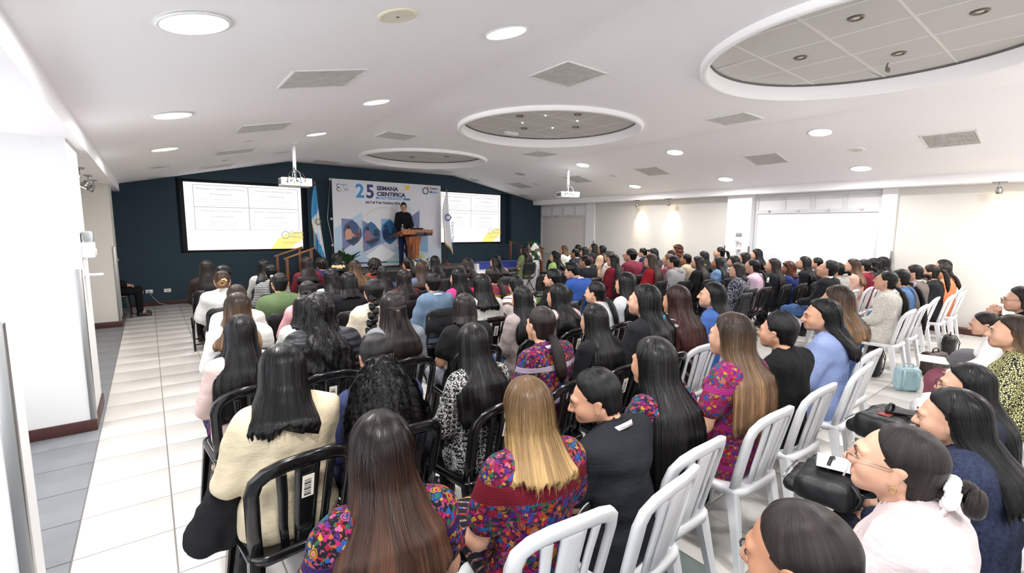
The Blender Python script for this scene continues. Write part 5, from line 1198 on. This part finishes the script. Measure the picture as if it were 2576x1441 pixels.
PEOPLE=[
('0.501,1.270,1.258','-4','sit','W1','g1','huipil 24,18,30 60,34,96','short','.0','skirt corte 24,22,34','0','-6','4','face','w',"woman with long brown-black hair in embroidered flower blouse, nearest the photo's bottom edge"),
('1.071,1.270,1.252','-8','sit','M0','bl','huipilred 60,24,60 132,22,32','short','.004','skirt corte 26,24,30','1','4','6','hands','w','blonde woman in a red-banded embroidered blouse on white chair'),
('1.508,1.270,1.216','6','write','S1','k','plain 30,32,37','long','.008','trousers plain 206,206,206','0','40','16','face lan colk','w','man in a black shirt with lanyard looking down to his side'),
('1.890,1.300,1.287','2','sit','LL0','kk','huipil 36,22,44 120,34,70','short','.0','skirt corte 70,34,26','0','0','4','','w','woman with very long dark hair in embroidered blouse right of the black-shirted man'),
('2.567,1.270,1.340','0','sit','LL3','hi','huipil 150,36,104 190,56,140','short','.002','skirt corte 14,14,18','1','-4','0','face','w','woman with long highlighted hair in pink embroidered blouse and black skirt'),
('3.207,1.270,1.278','0','sit','S0','k','plain 20,20,22','long','.01','trousers plain 22,22,26','0','4','2','face colk','w','man with short black hair in a black high-collar pullover'),
('3.930,1.270,1.307','4','sit','W3','k','knit 150,168,216','long','.006','skirt corte 26,28,48','0','34','4','face','w','woman in a light blue knit sweater turning her face sideways'),
('4.500,1.360,1.354','0','sit','L3','o','plain 86,104,144','long','.0','trousers plain 40,44,60','0','6','4','','w','woman with long highlighted brown hair behind the light blue knit sweater'),
('0.433,2.250,1.272','5','sit','M2','k','plain 200,187,160','long','.012','trousers plain 30,36,58','0','-8','14','lan hands','b*','woman in a cream sweater on a shiny black chair, nearest the aisle'),
('0.879,2.250,1.272','4','sit','PF0','kk','plain 52,60,98','long','.004','trousers plain 44,52,84','0','-4','8','','b','woman with a huge frizzy black ponytail in denim shirt'),
('1.445,2.220,1.254','6','sit','W2','kk','check 22,22,24 222,222,218','long','.01','trousers plain 26,26,32','0','-10','8','','b*','woman in a black and white tweed jacket'),
('2.003,2.250,1.304','5','sit','P1','d','huipil 44,24,60 214,200,216','short','.006','skirt corte 34,30,44','1','0','2','lan ear','b*','woman with low ponytail in a colourful flower-embroidered wide-neck blouse'),
('2.535,2.270,1.262','5','sit','L0','k','plain 28,28,32','long','.006','trousers plain 24,24,28','0','0','4','','b*','woman with straight black hair in a black blazer, chair sticker showing'),
('3.104,2.250,1.368','0','sit','W1','k','plain 34,34,37','long','.006','trousers plain 24,24,28','1','18','0','face ear clip=70,150,190@0,-.19,1.08,.9','b','woman in black top with ponytail held by a blue glitter clip'),
('3.542,2.250,1.331','0','sit','W4','r','widestripe 60,40,44 170,160,160','long','.0','trousers plain 30,36,60','0','2','2','','w','woman with long reddish-brown wavy hair on a white chair'),
('4.211,2.300,1.308','4','sit','L1','k','plain 72,104,170','long','.004','skirt plain 120,24,36','1','28','-4','face','w','woman in a blue denim shirt shown in profile, black straight hair'),
('0.416,3.300,1.249','5','sit','LL1','kk','plain 204,180,174','long','.006','skirt corte 40,30,66','1','-4','2','','b*','woman with very long black hair in a pale pink cardigan'),
('0.895,3.300,1.347','0','sit','C0','kk','puffer 34,35,41','short','.024','trousers plain 30,30,36','0','4','4','','b*','woman with curly black hair in a black quilted vest'),
('1.425,3.300,1.321','0','sit','H1','d','plain 118,121,127','long','.004','trousers plain 34,34,40','0','2','0','clip=150,110,80@0,-.18,1.19,.5','b','woman with half-tied straight brown hair in a grey sweater'),
('2.057,3.300,1.255','-4','sit','B0','d','plain 26,26,28','short','.004','trousers plain 150,152,166','1','-14','6','lan','b','woman with a dark bob in a black short-sleeved tee'),
('2.690,3.300,1.277','0','sit','L0','k','plain 150,139,137','long','.004','trousers plain 70,90,130','0','4','2','','b*','woman with straight black hair in a taupe sweater'),
('3.148,3.300,1.265','0','sit','W0','k','plain 202,176,178','long','.006','trousers plain 60,60,70','0','14','2','','b*','woman with wavy black hair in a dusty pink top'),
('3.715,3.300,1.259','4','write','P0','k','plain 208,209,214','long','.01','trousers plain 40,40,48','1','16','6','face ear','b','woman with low ponytail in a white jacket'),
('4.181,3.300,1.327','0','sit','LL2','k','plain 212,213,218','long','.002','trousers plain 30,30,36','1','6','2','','b','woman with very long straight black hair in a white shirt'),
('0.518,4.200,1.276','0','sit','L3','hi','plain 214,212,209','long','.006','trousers plain 90,80,80','1','-4','2','','p','woman with blond-streaked long hair in a white top by the aisle'),
('1.003,4.171,1.220','0','write','M1','k','plain 210,213,206','long','.008','trousers plain 130,50,60','0','-10','14','','p','woman with black hair in a white top half behind curly hair'),
('1.631,4.200,1.330','0','sit','Z0','k','plain 210,198,178','long','.01','trousers plain 60,60,66','1','-6','2','hood=210,198,178','p','woman with a thick black side braid in a cream hoodie'),
('2.853,4.200,1.302','0','sit','M4','k','fuzzy 228,226,220 246,244,240','long','.002','trousers plain 60,70,100','1','2','4','','b*','woman with blunt shoulder-length black hair in a white lace top'),
('3.329,4.200,1.282','0','write','U0','k','widestripe 226,218,212 128,92,90','long','.008','trousers plain 40,44,60','0','-12','20','','p','person with low black bun in a brown-striped white shirt'),
('4.170,4.445,1.280','0','sit','S2','k','plain 30,30,33','long','.006','trousers plain 30,30,36','1','26','8','face','p','man with combed black hair and dark top left of the blue sweater'),
('0.611,4.950,1.268','0','sit','P2','hi','plain 216,214,212','long','.004','trousers plain 60,60,70','0','-4','4','','p','woman with a blond-streaked tied-back head partly hidden by another'),
('1.231,4.950,1.270','0','write','U1','kk','plain 212,158,164','long','.008','trousers plain 50,50,60','0','-8','18','ear','p','woman with dark bun in a light pink sweater'),
('2.659,4.950,1.260','0','sit','S3','k','knit 112,136,162','long','.01','trousers plain 40,44,56','1','6','2','lan','p','man with short black hair in a blue-grey cable sweater'),
('3.104,5.100,1.292','2','sit','L2','k','plain 216,62,132','long','.002','trousers plain 40,40,50','1','14','0','','p','woman with straight black hair in a hot pink top'),
('3.525,4.950,1.309','0','sit','P4','d','huipil 170,50,26 226,170,70','short','.002','skirt corte 40,30,30','1','14','2','face','p','woman with ponytail in a yellow and red patterned blouse'),
('5.069,4.950,1.311','4','write','S4','k','plain 56,90,168','long','.008','trousers plain 44,50,70','1','24','20','face glk lan','b','man with glasses in a bright blue sweater looking down'),
('7.615,3.758,1.270','2','sit','B2','d','dots 40,44,72 222,218,206','long','.012','trousers plain 40,40,50','1','18','0','face','p','woman with brown bob in a navy and cream floral blouse'),
('1.136,5.700,1.289','0','sit','SS0','k','plain 88,106,72','long','.012','trousers plain 50,50,56','0','4','2','col','p','man with cropped hair in a green sweater and white collar'),
('1.873,6.286,1.250','0','sit','H2','kk','plain 186,218,212','long','.0','trousers plain 50,50,60','0','8','4','','p','woman with half-up black hair and a mint top'),
('1.799,5.395,1.280','0','sit','M3','kk','plain 26,26,30','long','.004','trousers plain 30,30,36','0','2','4','','p','woman with layered shoulder-length black hair in black top'),
('2.624,5.700,1.251','0','sit','W1','d','plain 72,36,42','long','.002','trousers plain 40,40,46','0','4','2','','p','woman with long wavy brown hair and dark maroon top'),
('3.556,5.700,1.302','0','sit','U2','d','plain 38,38,42','long','.004','trousers plain 40,40,46','1','20','6','','p','woman with twisted dark updo in a dark jacket near the table'),
('7.792,5.062,1.315','2','sit','S0','k','plain 150,150,153','long','.016','trousers plain 50,54,70','1','24','2','face hood=150,150,153','p','man in a light grey hoodie with side-swept black hair'),
('8.353,4.891,1.300','0','sit','L4','d','plain 24,24,27','long','.004','trousers plain 30,30,36','1','16','2','face clip=214,196,110@.02,-.165,1.15,1.1','p','woman in black with a gold flower clip in dark hair'),
('8.962,4.820,1.270','0','sit','L1','k','plain 108,140,178','short','.004','trousers plain 40,44,60','2','20','0','face clip=236,206,70@.05,-.14,1.20,1.1','p','woman in a light denim top with a yellow flower clip'),
('9.521,4.775,1.280','0','sit','M0','k','plain 40,38,44','long','.0','trousers plain 40,40,46','1','16','4','','p','woman with dark hair between denim top and long-haired woman'),
('0.664,6.500,1.276','0','write','U3','o','plain 216,215,214','long','.008','trousers plain 60,60,66','1','4','10','clip=224,190,130@.02,-.185,1.18,1.5','p','woman in a white long-sleeved top with a gold claw clip'),
('2.675,6.500,1.238','0','sit','L2','k','plain 60,64,84','long','.0','trousers plain 40,40,46','0','2','2','','p','woman with long black hair left of the wavy brown-haired woman'),
('3.296,6.500,1.293','0','sit','L3','b','plain 96,104,130','long','.0','trousers plain 40,40,46','0','2','2','','p','woman with long brown hair just left of the black-haired one by the flowers'),
('4.132,6.500,1.314','0','sit','L4','d','plain 40,40,44','long','.002','trousers plain 40,40,46','1','16','6','','p','woman with dark brown hair bending before the white-clothed table'),
('6.729,6.300,1.293','0','sit','SS1','k','plain 32,34,42','long','.014','trousers plain 30,32,40','2','22','4','col','p','man with cropped hair in a black suit right of the blue sweater'),
('7.262,6.066,1.310','0','sit','L0','k','plain 112,28,42','long','.004','trousers plain 40,40,46','1','20','0','face glk','p','woman with long black hair and glasses in a dark red sweater'),
('7.348,5.248,1.355','0','sit','LL4','b','plain 134,26,36','long','.004','trousers plain 40,40,46','1','18','2','face glm','p','woman with long brown hair in a red top right of the maroon sweater'),
('8.427,5.596,1.310','0','sit','B1','lb','plain 140,84,96','long','.0','trousers plain 40,40,46','1','24','-4','face','p','woman with light brown streaked hair and pink scarf behind the grey hoodie'),
('9.106,5.611,1.300','0','sit','U0','k','plain 188,170,146','long','.012','trousers plain 60,56,50','2','20','0','face','p','woman with tied-back hair in a beige coat'),
('9.792,5.617,1.330','0','sit','W2','k','plain 40,40,44','long','.0','trousers plain 40,40,46','1','10','0','','p','woman with wavy black hair right of the beige coat'),
('0.770,7.350,1.265','0','sit','K0','kk','plain 28,28,31','long','.006','trousers plain 30,30,36','0','6','6','','p','person with short tousled black hair behind the gold claw clip'),
('1.357,7.350,1.263','0','sit','P0','k','stripe 34,34,38 222,222,222','long','.004','trousers plain 40,40,46','0','2','6','clip=240,238,232@.0,-.16,1.135,1.2','p','woman in a black and white striped top with white oval hair clip'),
('2.608,7.500,1.268','0','sit','L1','o','plain 84,70,58','long','.0','trousers plain 40,40,46','0','4','4','clip=130,100,80@.03,-.15,1.23,.9','p','woman with brown ombre hair and a small claw clip on top'),
('3.097,7.900,1.252','0','sit','KC1','d','plain 150,70,60','long','.0','trousers plain 40,40,46','0','4','4','','p','woman with curly dark updo and reddish top'),
('3.547,7.500,1.298','0','sit','PH1','d','plain 60,56,70','long','.0','trousers plain 40,40,46','0','10','6','','p','woman with high dark ponytail in front of the stage flowers'),
('5.324,7.345,1.280','0','sit','H3','k','plain 190,150,178','long','.0','trousers plain 40,40,46','1','14','10','','p','woman with half-up black hair in a lilac top by the table'),
('8.143,6.907,1.320','0','sit','K2','gy','plain 232,216,208','short','.004','trousers plain 50,50,56','1','20','2','face glm','p','older woman with short grey hair and pale sleeveless top'),
('9.951,6.548,1.320','0','sit','SS2','k','plain 40,40,46','long','.004','trousers plain 40,40,46','1','10','2','','p','person with short black hair below the brown curls'),
('0.653,8.200,1.289','0','sit','LL2','d','plain 44,34,33','long','.01','trousers plain 34,30,30','0','4','2','','p','woman with long dark brown hair in a brown jacket, farthest on the aisle'),
('1.415,8.200,1.274','0','sit','L4','k','fuzzy 170,172,170 226,226,222','long','.006','trousers plain 40,40,46','0','14','6','','p','woman with loose black hair in a fuzzy pale grey sweater'),
('2.055,8.200,1.299','0','sit','L3','d','plain 96,30,42','long','.006','trousers plain 40,40,46','0','2','2','','p','woman with long dark hair in a maroon sweater beside the railing'),
('2.467,8.800,1.240','0','sit','K1','d','plain 34,46,90','long','.012','trousers plain 40,44,60','0','10','10','','p','person with short wavy brown hair in a navy sweater'),
('4.228,7.800,1.277','0','sit','L0','k','plain 26,26,29','long','.0','trousers plain 30,30,36','0','6','2','','p','woman with sleek long black hair right of the stage flowers'),
('7.119,7.586,1.310','2','sit','C2','k','plain 160,188,118','long','.006','trousers plain 160,188,118','1','24','0','face','p','woman with curly black hair in a lime green suit'),
('7.925,6.161,1.395','0','cross','S3','k','plain 122,46,64','long','.014','trousers plain 110,40,56','1','22','-2','face glm col','p','large man in a maroon sweater over a white collared shirt'),
('10.399,7.653,1.328','0','write','PH2','k','plain 34,40,60','long','.004','trousers plain 30,30,40','1','26','14','face glk','p','woman with black ponytail in a navy jacket looking down, against the wall'),
('9.498,6.723,1.360','0','sit','B3','k','plain 66,66,68','long','.0','trousers plain 40,40,46','1','14','2','','p','person with rounded black bob right of the navy jacket'),
('2.860,9.200,1.294','0','sit','M2','k','plain 30,30,34','long','.008','trousers plain 30,30,36','0','4','6','hood=206,182,142','p','person with black hair and a cream hood lining by the leafy plant'),
('8.268,8.097,1.330','0','sit','SS3','k','plain 34,38,52','long','.014','trousers plain 30,34,44','2','22','2','col','p','man with faded haircut in a navy suit right of the lime suit'),
('9.048,8.522,1.330','0','sit','L2','kk','plain 150,34,44','long','.0','trousers plain 40,40,46','1','10','2','','p','woman with straight greyish black hair and red top'),
('10.800,6.916,1.410','0','sit','KC2','rc','plain 70,60,56','long','.0','trousers plain 40,40,46','1','10','2','','p','person with big golden-brown curls against the right wall'),
('8.281,10.087,1.330','0','sit','L0','d','plain 122,136,94','short','.002','skirt plain 122,136,94','2','16','0','face glk','p','woman with long dark hair in a sage green dress by the flower stand'),
('9.348,9.609,1.330','0','sit','B4','lb','plain 232,230,224','short','.006','trousers plain 60,60,66','1','22','0','face','p','older woman with short light brown hair in a white lace blouse'),
('9.765,9.463,1.340','0','sit','S1','k','plain 40,40,46','long','.004','trousers plain 40,40,46','1','16','2','','p','person with short black hair behind the navy suit'),
('10.700,9.721,1.354','0','sit','B1','d','plain 50,52,58','long','.01','trousers plain 40,40,46','1','22','-2','face','p','woman with a dark bob in a dark jacket by the corner pier'),
('10.162,8.915,1.330','0','sit','C3','k','stripe 196,120,50 232,226,214','long','.004','trousers plain 40,40,46','2','24','-2','face','p','woman with curly black hair in an orange and white striped blouse'),
('10.850,5.813,1.403','0','sit','PH3','k','dots 50,54,70 210,206,201','short','.0','trousers plain 40,40,46','1','30','-2','face','p','woman with ponytail sitting tall in profile beside the right pier'),
('10.054,4.824,1.330','0','sit','M3','k','plain 50,48,56','long','.0','trousers plain 40,40,46','1','10','2','','p','woman with dark hair in front of the black-haired woman at the blind window'),
('10.850,4.936,1.389','0','sit','LL0','k','plain 30,30,34','long','.0','trousers plain 40,40,46','1','24','4','face','p','woman with long black hair sitting highest before the blind window'),
('8.046,3.717,1.330','0','sit','PL1','k','plain 206,176,196','long','.004','trousers plain 60,60,70','1','18','-2','face scr=196,222,208@.015,-.275,.97,1.1','p','woman in a lilac blouse with a mint scrunchie low in her hair'),
('8.730,3.679,1.310','0','sit','L2','d','plain 28,30,36','long','.008','trousers plain 34,34,44','1','18','-2','face ear clip=120,150,190@.03,-.155,1.16,1.4','p','woman in black with a pale blue claw clip'),
('9.150,3.592,1.240','0','sit','KC0','rc','plain 40,52,104','long','.0','trousers plain 40,40,46','2','14','0','ear','p','woman with reddish-brown curls in a navy top'),
('9.764,3.571,1.320','0','sit','W1','k','plain 28,28,32','long','.004','trousers plain 34,34,40','1','24','-4','face glm','p','woman with glasses and wavy black hair in black, before the blind window'),
('10.559,3.624,1.280','0','sit','U1','k','plain 60,56,60','long','.0','trousers plain 40,40,46','1','20','0','face','p','woman with tied-back hair just behind the man looking up'),
('8.117,2.659,1.360','0','back','S2','k','plain 28,29,34','long','.012','trousers plain 66,92,136','1','20','-18','face col','w','man in a black jacket and jeans with his head tilted back'),
('8.923,2.758,1.300','0','sit','U2','k','fuzzy 60,60,62 226,224,220','long','.0','trousers plain 40,40,46','1','16','2','','w','woman with black bun in a black and white lace top'),
('9.546,2.731,1.330','0','sit','L3','o','plain 204,164,150','long','.008','trousers plain 60,50,50','1','20','-2','face','w','woman with brown ombre hair in a peach leather jacket'),
('10.146,2.734,1.310','0','sit','U3','k','plain 120,34,52','long','.0','trousers plain 40,40,46','1','14','0','','w','woman with a black bun and a deep red top'),
('10.686,2.728,1.300','0','sit','C1','k','plain 50,48,52','long','.0','trousers plain 40,40,46','1','10','0','','w','person with thick curly black hair next to the dark red top'),
('11.183,2.720,1.315','0','sit','M1','k','plain 44,60,70','long','.0','trousers plain 40,40,46','1','10','0','','w','person with smooth black hair farthest by the right pier corner'),
('7.213,1.700,1.323','0','sit','PL0','k','fuzzy 226,220,208 244,240,232','long','.01','trousers plain 120,24,40','1','10','-6','face ear lan','w','woman in a cream knit sweater with a very long black ponytail'),
('7.855,1.700,1.318','0','sit','PL2','k','plain 86,118,160','long','.004','trousers plain 60,84,124','1','8','2','scr=186,170,196@.0,-.19,1.11,.8','w','woman in a denim shirt with ribbon-tied black ponytail'),
('8.895,1.770,1.330','0','sit','U1','k','plain 112,102,96','long','.008','trousers plain 90,110,140','1','12','2','col','w','woman with knotted black bun in a grey-brown jacket'),
('9.517,1.698,1.310','0','sit','PH0','d','plain 34,34,38','long','.004','trousers plain 40,40,46','1','10','2','','w','woman with curly ponytail and an orange collar under dark jacket'),
('11.008,1.814,1.320','0','sit','M4','k','plain 50,50,54','long','.0','trousers plain 40,40,46','1','10','0','','w','person with smooth black hair rising behind the curly ponytails'),
('10.361,1.692,1.290','0','sit','P3','d','plain 226,134,92','long','.004','trousers plain 60,40,50','1','10','2','','w','woman with a loose dark bun in an orange sweater'),
('1.045,0.300,1.251','0','write','U0','d','plain 40,40,48','long','.0','trousers plain 34,36,46','2','4','14','face hands','w','woman with slicked-back dark hair at the bottom edge, hands in her lap'),
('1.725,0.327,1.240','2','write','U2','d','plain 202,188,189','long','.014','trousers plain 30,30,36','1','14','-4','face glm ear lan hands scr=244,242,240@0,-.160,1.14,1.12','w','woman with round glasses and a white scrunchie in a pale pink jacket'),
('2.503,0.303,1.185','0','write','L1','k','fuzzy 34,40,60 56,64,92','long','.012','trousers plain 30,30,40','1','8','10','face','w','woman with black hair in a fuzzy navy sweater writing on her lap'),
('3.208,0.371,1.150','0','write','L4','k','plain 36,40,54','long','.008','trousers plain 30,30,36','1','10','5','face glk hands','w','woman with black-framed glasses pointing at a phone over her backpack'),
('4.592,0.360,1.250','0','sit','L3','hi','leopard 222,218,150 20,20,36','long','.002','trousers plain 230,230,232','1','20','0','face','w','woman with blond-streaked hair in a yellow and black animal print blouse'),
('5.731,0.592,1.130','0','write','PL3','d','plain 240,240,242','long','.004','skirt plain 140,82,98','1','16','16','face hands','w','woman bowing her head over papers in a dusty pink skirt'),
('6.501,0.478,1.300','0','chin','L2','d','plain 30,30,34','long','.006','skirt plain 110,110,114','1','14','4','face glk hands lan','w','woman with glasses and a smartwatch raising her hand at the right edge')]
def cloth_of(s):
    a=s.split(); c=[tuple(int(v) for v in q.split(',')) for q in a[1:]]
    return fab(a[0],c[0],c[1] if len(c)>1 else (230,230,230))
def ext_of(s):
    d={}
    for t in s.split():
        if t in ('face','hands','ear','lan'): d[t]=1
        elif t in ('col','colk'): d['col']='k' if t=='colk' else 'w'
        elif t in ('glk','glm'): d['gl']=t[2]
        else:
            k,v=t.split('='); 
            if k=='hood': d[k]=fab('plain',tuple(int(q) for q in v.split(',')))
            else:
                c,q=v.split('@'); q=[float(z) for z in q.split(',')]; c=tuple(int(z) for z in c.split(',')); d[k]=(Vector(q[:3]),M('hair accessory %d %d %d'%c,c,.4 if k=='clip' else .9),q[3])
    return d
_used={}
def chair_label(kind,lab):
    w=lab.replace(',',' ').split()[:10]
    while w[-1] in ('in','a','an','the','and','of','with','by','on','her','his','to','over','at','behind','right','left','before','short'): w.pop()
    return {'w':'white plastic chair under the ','b':'black plastic chair under the ','p':'black padded chair under the '}[kind]+' '.join(w)
for i,(p,rz,pose,hair,hc,cl,sl,fit,bot,sk,hy,hp,ext,ch,lab) in enumerate(PEOPLE):
    x,y,z=[float(q) for q in p.split(',')]
    if x<4.6 and y>.9 and 'face' not in ext: hy=str(int(hy)-12)
    st=hair.rstrip('0123456789'); b=bot.split(' ',1)
    rzv=float(rz)+random.uniform(-2.5,2.5); bld=random.uniform(.97,1.06)*(1.06 if ' man ' in ' '+lab else 1.)*(1.14 if 'large man' in lab else 1.)
    e=person(x,y,z,rzv,pose,(st,int(hair[len(st):])),HC[hc],('top',sl,float(fit),cloth_of(cl)),(b[0],cloth_of(b[1])),int(sk),round(int(hy)/2)*2,round(int(hp)/2)*2,ext_of(ext),lab,build=bld)
    _r=e.rotation_euler.z; chair(ch[0],e.location.x+.045*math.sin(_r),e.location.y-.045*math.cos(_r),_r,chair_label(ch[0],lab),'*' in ch)
for x,y,l in ((7.0,3.55,'empty black padded chair beside the navy and cream floral blouse'),(6.35,7.3,'empty black padded chair left of the lime green suit'),(6.05,8.1,'empty black padded chair just behind the lilac top'),(6.75,9.0,'empty black padded chair between sage dress and lime suit'),(9.75,10.75,'empty black padded chair behind the white flower stand'),(4.45,4.2,'empty black padded chair next to the man with combed hair')):
    chair('p',x,y,0,l)
# speaker on stage
person(5.72,12.33,2.49,170,'stand',('S',1),HC['k'],('top','long',.008,fab('plain',(22,23,28))),('trousers',fab('plain',(34,40,74))),1,-14,8,{'gl':'k','face':1,'col':'k','hands':1},'man in black pullover and navy trousers speaking at the lectern',group='speaker',floor=SZ,lod=1,build=.9)
# person by the cream pier
e=person(-.62,11.86,1.28,-90,'sit',('SS',2),HC['k'],('top','long',.012,fab('plain',(20,20,24))),('trousers',fab('plain',(18,18,21))),1,0,4,{'hands':1},'person in a black suit seated behind the cream pier, legs showing',group='speaker',lod=1)
chair('b',e.location.x,e.location.y,e.rotation_euler.z,'black plastic chair behind the cream pier at the far left')
# ------------------------------------------------------------------ bags, papers and other belongings
BAGK=M('black nylon',(20,20,23),.5,bump=(40,.3,.006)); ZIPM=M('zip metal',(160,160,162),.3,metal=1.); BAGL=M('black leather',(16,16,17),.28,bump=(60,.2,.004)); BAGB=M('pale blue leather',(158,190,198),.45,bump=(90,.12,.003)); BAGBR=M('brown leather',(56,38,30),.45,bump=(30,.2,.004))
def backpack(loc,rz,sz,mat,label,tilt=(0,0),pocket=True,group='bags'):
    w,d,h=sz; e=empty('backpack',loc,rz,label,'bag',group); e.rotation_euler=(tilt[0],tilt[1],rz)
    def soft(x0,x1,y0,y1,z0,z1,r,amp=.006,seed=1):
        s=max(.010,min(w,d,h)/12); f=Field(axis(x0-.03,x1+.03,s),axis(y0-.03,y1+.03,s),axis(z0-.03,z1+.03,s))
        X,Y,Z=np.meshgrid(*f.a,indexing='ij'); q=[np.abs(A-(a+b)/2)-(b-a)/2+r for A,a,b in ((X,x0,x1),(Y,y0,y1),(Z,z0,z1))]
        f.F=(np.sqrt(sum(np.maximum(t,0)**2 for t in q))+np.minimum(np.maximum(np.maximum(*q[:2]),q[2]),0)-r).astype(np.float32)
        return finish('soft',f,2,amp,18,seed)
    m=soft(-w/2,w/2,-d/2,d/2,0,h,min(w,d,h)*.32); m.materials.append(mat); link('body',m,e)
    if pocket:
        m=soft(-w*.4,w*.4,d/2-.03,d/2+.05,h*.06,h*.55,.03,.004,2); m.materials.append(mat); pk=link('pocket',m,e)
        MB().tube([(-w*.33,d/2+.052,h*.5),(0,d/2+.056,h*.51),(w*.33,d/2+.052,h*.5)],.004,5).obj('zip',ZIPM,pk)
    MB().tube([(-.05,0,h-.01),(-.045,0,h+.035),(0,0,h+.05),(.045,0,h+.035),(.05,0,h-.01)],.008,6).obj('handle',mat,e)
    MB().tube([(-w*.42,d*.1,h*.45),(-w*.4,d*.2,h*.85),(0,d*.22,h*.985),(w*.4,d*.2,h*.85),(w*.42,d*.1,h*.45)],.005,5).obj('zip',ZIPM,e)
    for s in (-1,1): MB().tube([(s*w*.25,-d/2+.01,h*.92),(s*w*.3,-d/2-.03,h*.6),(s*w*.32,-d/2-.02,h*.25),(s*w*.3,-d/2+.01,h*.06)],.014,6,flat=.4).obj('strap',mat,e)
    return e
bp=backpack((6.74,1.30,0),-.9,(.24,.13,.27),BAGB,'small pale blue leather backpack standing on the tiles')
MB().lathe([(0,.0),(.012,.0),(.014,-.006)],0,.122,.14,12,axis='y').obj('clasp',ZIPM,bp)
backpack((7.15,1.72,0),.2,(.34,.16,.36),BAGK,'black backpack under the white chair of the cream knit sweater')
backpack((7.75,1.25,0),-.4,(.34,.14,.30),BAGBR,'brown leather bag on the floor before the crossed legs',pocket=False)
backpack((9.3,1.36,0),.1,(.32,.16,.28),BAGL,'shiny black leather bag behind the white chairs',pocket=False)
backpack((2.78,1.60,0),.5,(.34,.2,.30),BAGK,'black backpack slumped under the pink embroidered blouse')
backpack((3.62,1.62,0),.1,(.30,.18,.30),BAGK,'black bag under the chair of the light blue sweater')
backpack((.64,1.82,0),.15,(.34,.18,.44),BAGK,'black backpack leaning behind the cream sweater chair')
lb=backpack((2.42,.70,.585),.1,(.34,.22,.13),BAGK,'black backpack on the lap beyond the woman with round glasses',group='bags held on laps')
for x in (-.1,.12): MB().box(x-.006,x+.006,.15,.16,.02,.06,bev=.003).obj('zip_pull',ZIPM,lb)
lb=backpack((3.42,.72,.585),-.1,(.40,.24,.15),BAGK,'black backpack with a jar in its side net on a lap',group='bags held on laps')
# printed badge on that bag
MB().box(-.10,-.01,-.03,.03,.148,.152,bev=.001).obj('badge',M('badge print',(150,60,50),.6),lb)
j=empty('jar',(3.28,.59,.68),0,'red-capped jar lying in the backpack net','jar'); j.rotation_euler=(0,PI/2,.2)
MB().lathe([(0,0),(.032,0),(.034,.02),(.034,.09),(.026,.105)],seg=18).obj('glass',M('jar label print',(196,186,176),.35,vary=(30,.3)),j); MB().lathe([(.026,.105),(.028,.108),(.028,.13),(0,.13)],seg=18).obj('cap',M('red cap',(196,30,32),.35),j)
PAPER=M('paper white',(240,240,238),.8)
n=empty('notebook',(2.44,.66,.735),.3,'open spiral notebook on a black backpack beside round glasses','notebook'); MB().box(-.07,.07,-.1,.1,0,.008,bev=.001).obj('pages',PAPER,n)
for k in range(10): MB().lathe([(.003,-.001),(.005,-.001),(.005,.001),(.003,.001)],-.06+.0133*k,.1,.006,8,axis='x').obj('spiral_ring',ZIPM,n)
p=empty('papers',(5.8,.95,.60),.2,'white sheets held by the woman in the dusty pink skirt','papers'); MB().box(-.15,.15,-.1,.1,0,.004).obj('sheet',PAPER,p); o=MB().box(-.15,.15,-.1,.1,.004,.007).obj('sheet',PAPER,p); o.rotation_euler=(0,0,.08)
ph=empty('phone',(3.42,.66,.745),.3,'dark phone tapped by the woman with black glasses','phone'); MB().box(-.037,.037,-.075,.075,0,.009,bev=.004).obj('case',BLK,ph); MB().box(-.033,.033,-.07,.07,.009,.0095).obj('screen',M('phone glass',(30,32,40),.1),ph)
pen=MB().tube([(1.780,0.477,0.991),(1.760,0.458,1.055)],.003,8).obj('pen',PAPER,label='thin white pen at the chin of the woman with round glasses',cat='pen'); MB().tube([(1.7817,0.4786,0.9855),(1.780,0.477,0.991)],[.0012,.0045],8).obj('tip',BLK,pen)
# jacket hanging beside the cream sweater
def jacket(loc,rz,label,pts,name='folded_jacket'):
    e=empty(name,loc,rz,label,'jacket','jackets laid aside'); lo=np.array([min(p[0][i]-p[1] for p in pts) for i in range(3)])-.05; hi=np.array([max(p[0][i]+p[1] for p in pts) for i in range(3)])+.05
    f=Field(*[axis(lo[i],hi[i],.013) for i in range(3)])
    for a,b in zip(pts[:-1],pts[1:]): f.cone(a[0],b[0],a[1],b[1],.05,(1,.72,1))
    m=finish('cloth',f,1,.020,24,4); m.materials.append(fab('plain',(26,27,31))); link('cloth',m,e); 
    MB().tube([(p[0][0]+.02,p[0][1]-p[1]*.7,p[0][2]) for p in pts[1:]],.012,6).obj('sleeve_seam',fab('plain',(20,20,24)),e)
    return e
jacket((.16,2.32,0),0,'black jacket hanging from the lap of the cream sweater',[((.12,.02,.68),.05),((.05,-.01,.63),.065),((-.01,-.03,.55),.07),((-.045,-.04,.47),.062),((-.02,-.02,.44),.05),((.04,.0,.46),.06),((.06,.0,.56),.06)])
jacket((2.64,4.72,0),0,'grey-black jacket hung over the chair of the blue-grey sweater',[((-.16,-.02,.80),.04),((-.1,-.03,.70),.09),((.1,-.03,.70),.09),((.16,-.02,.80),.04)])
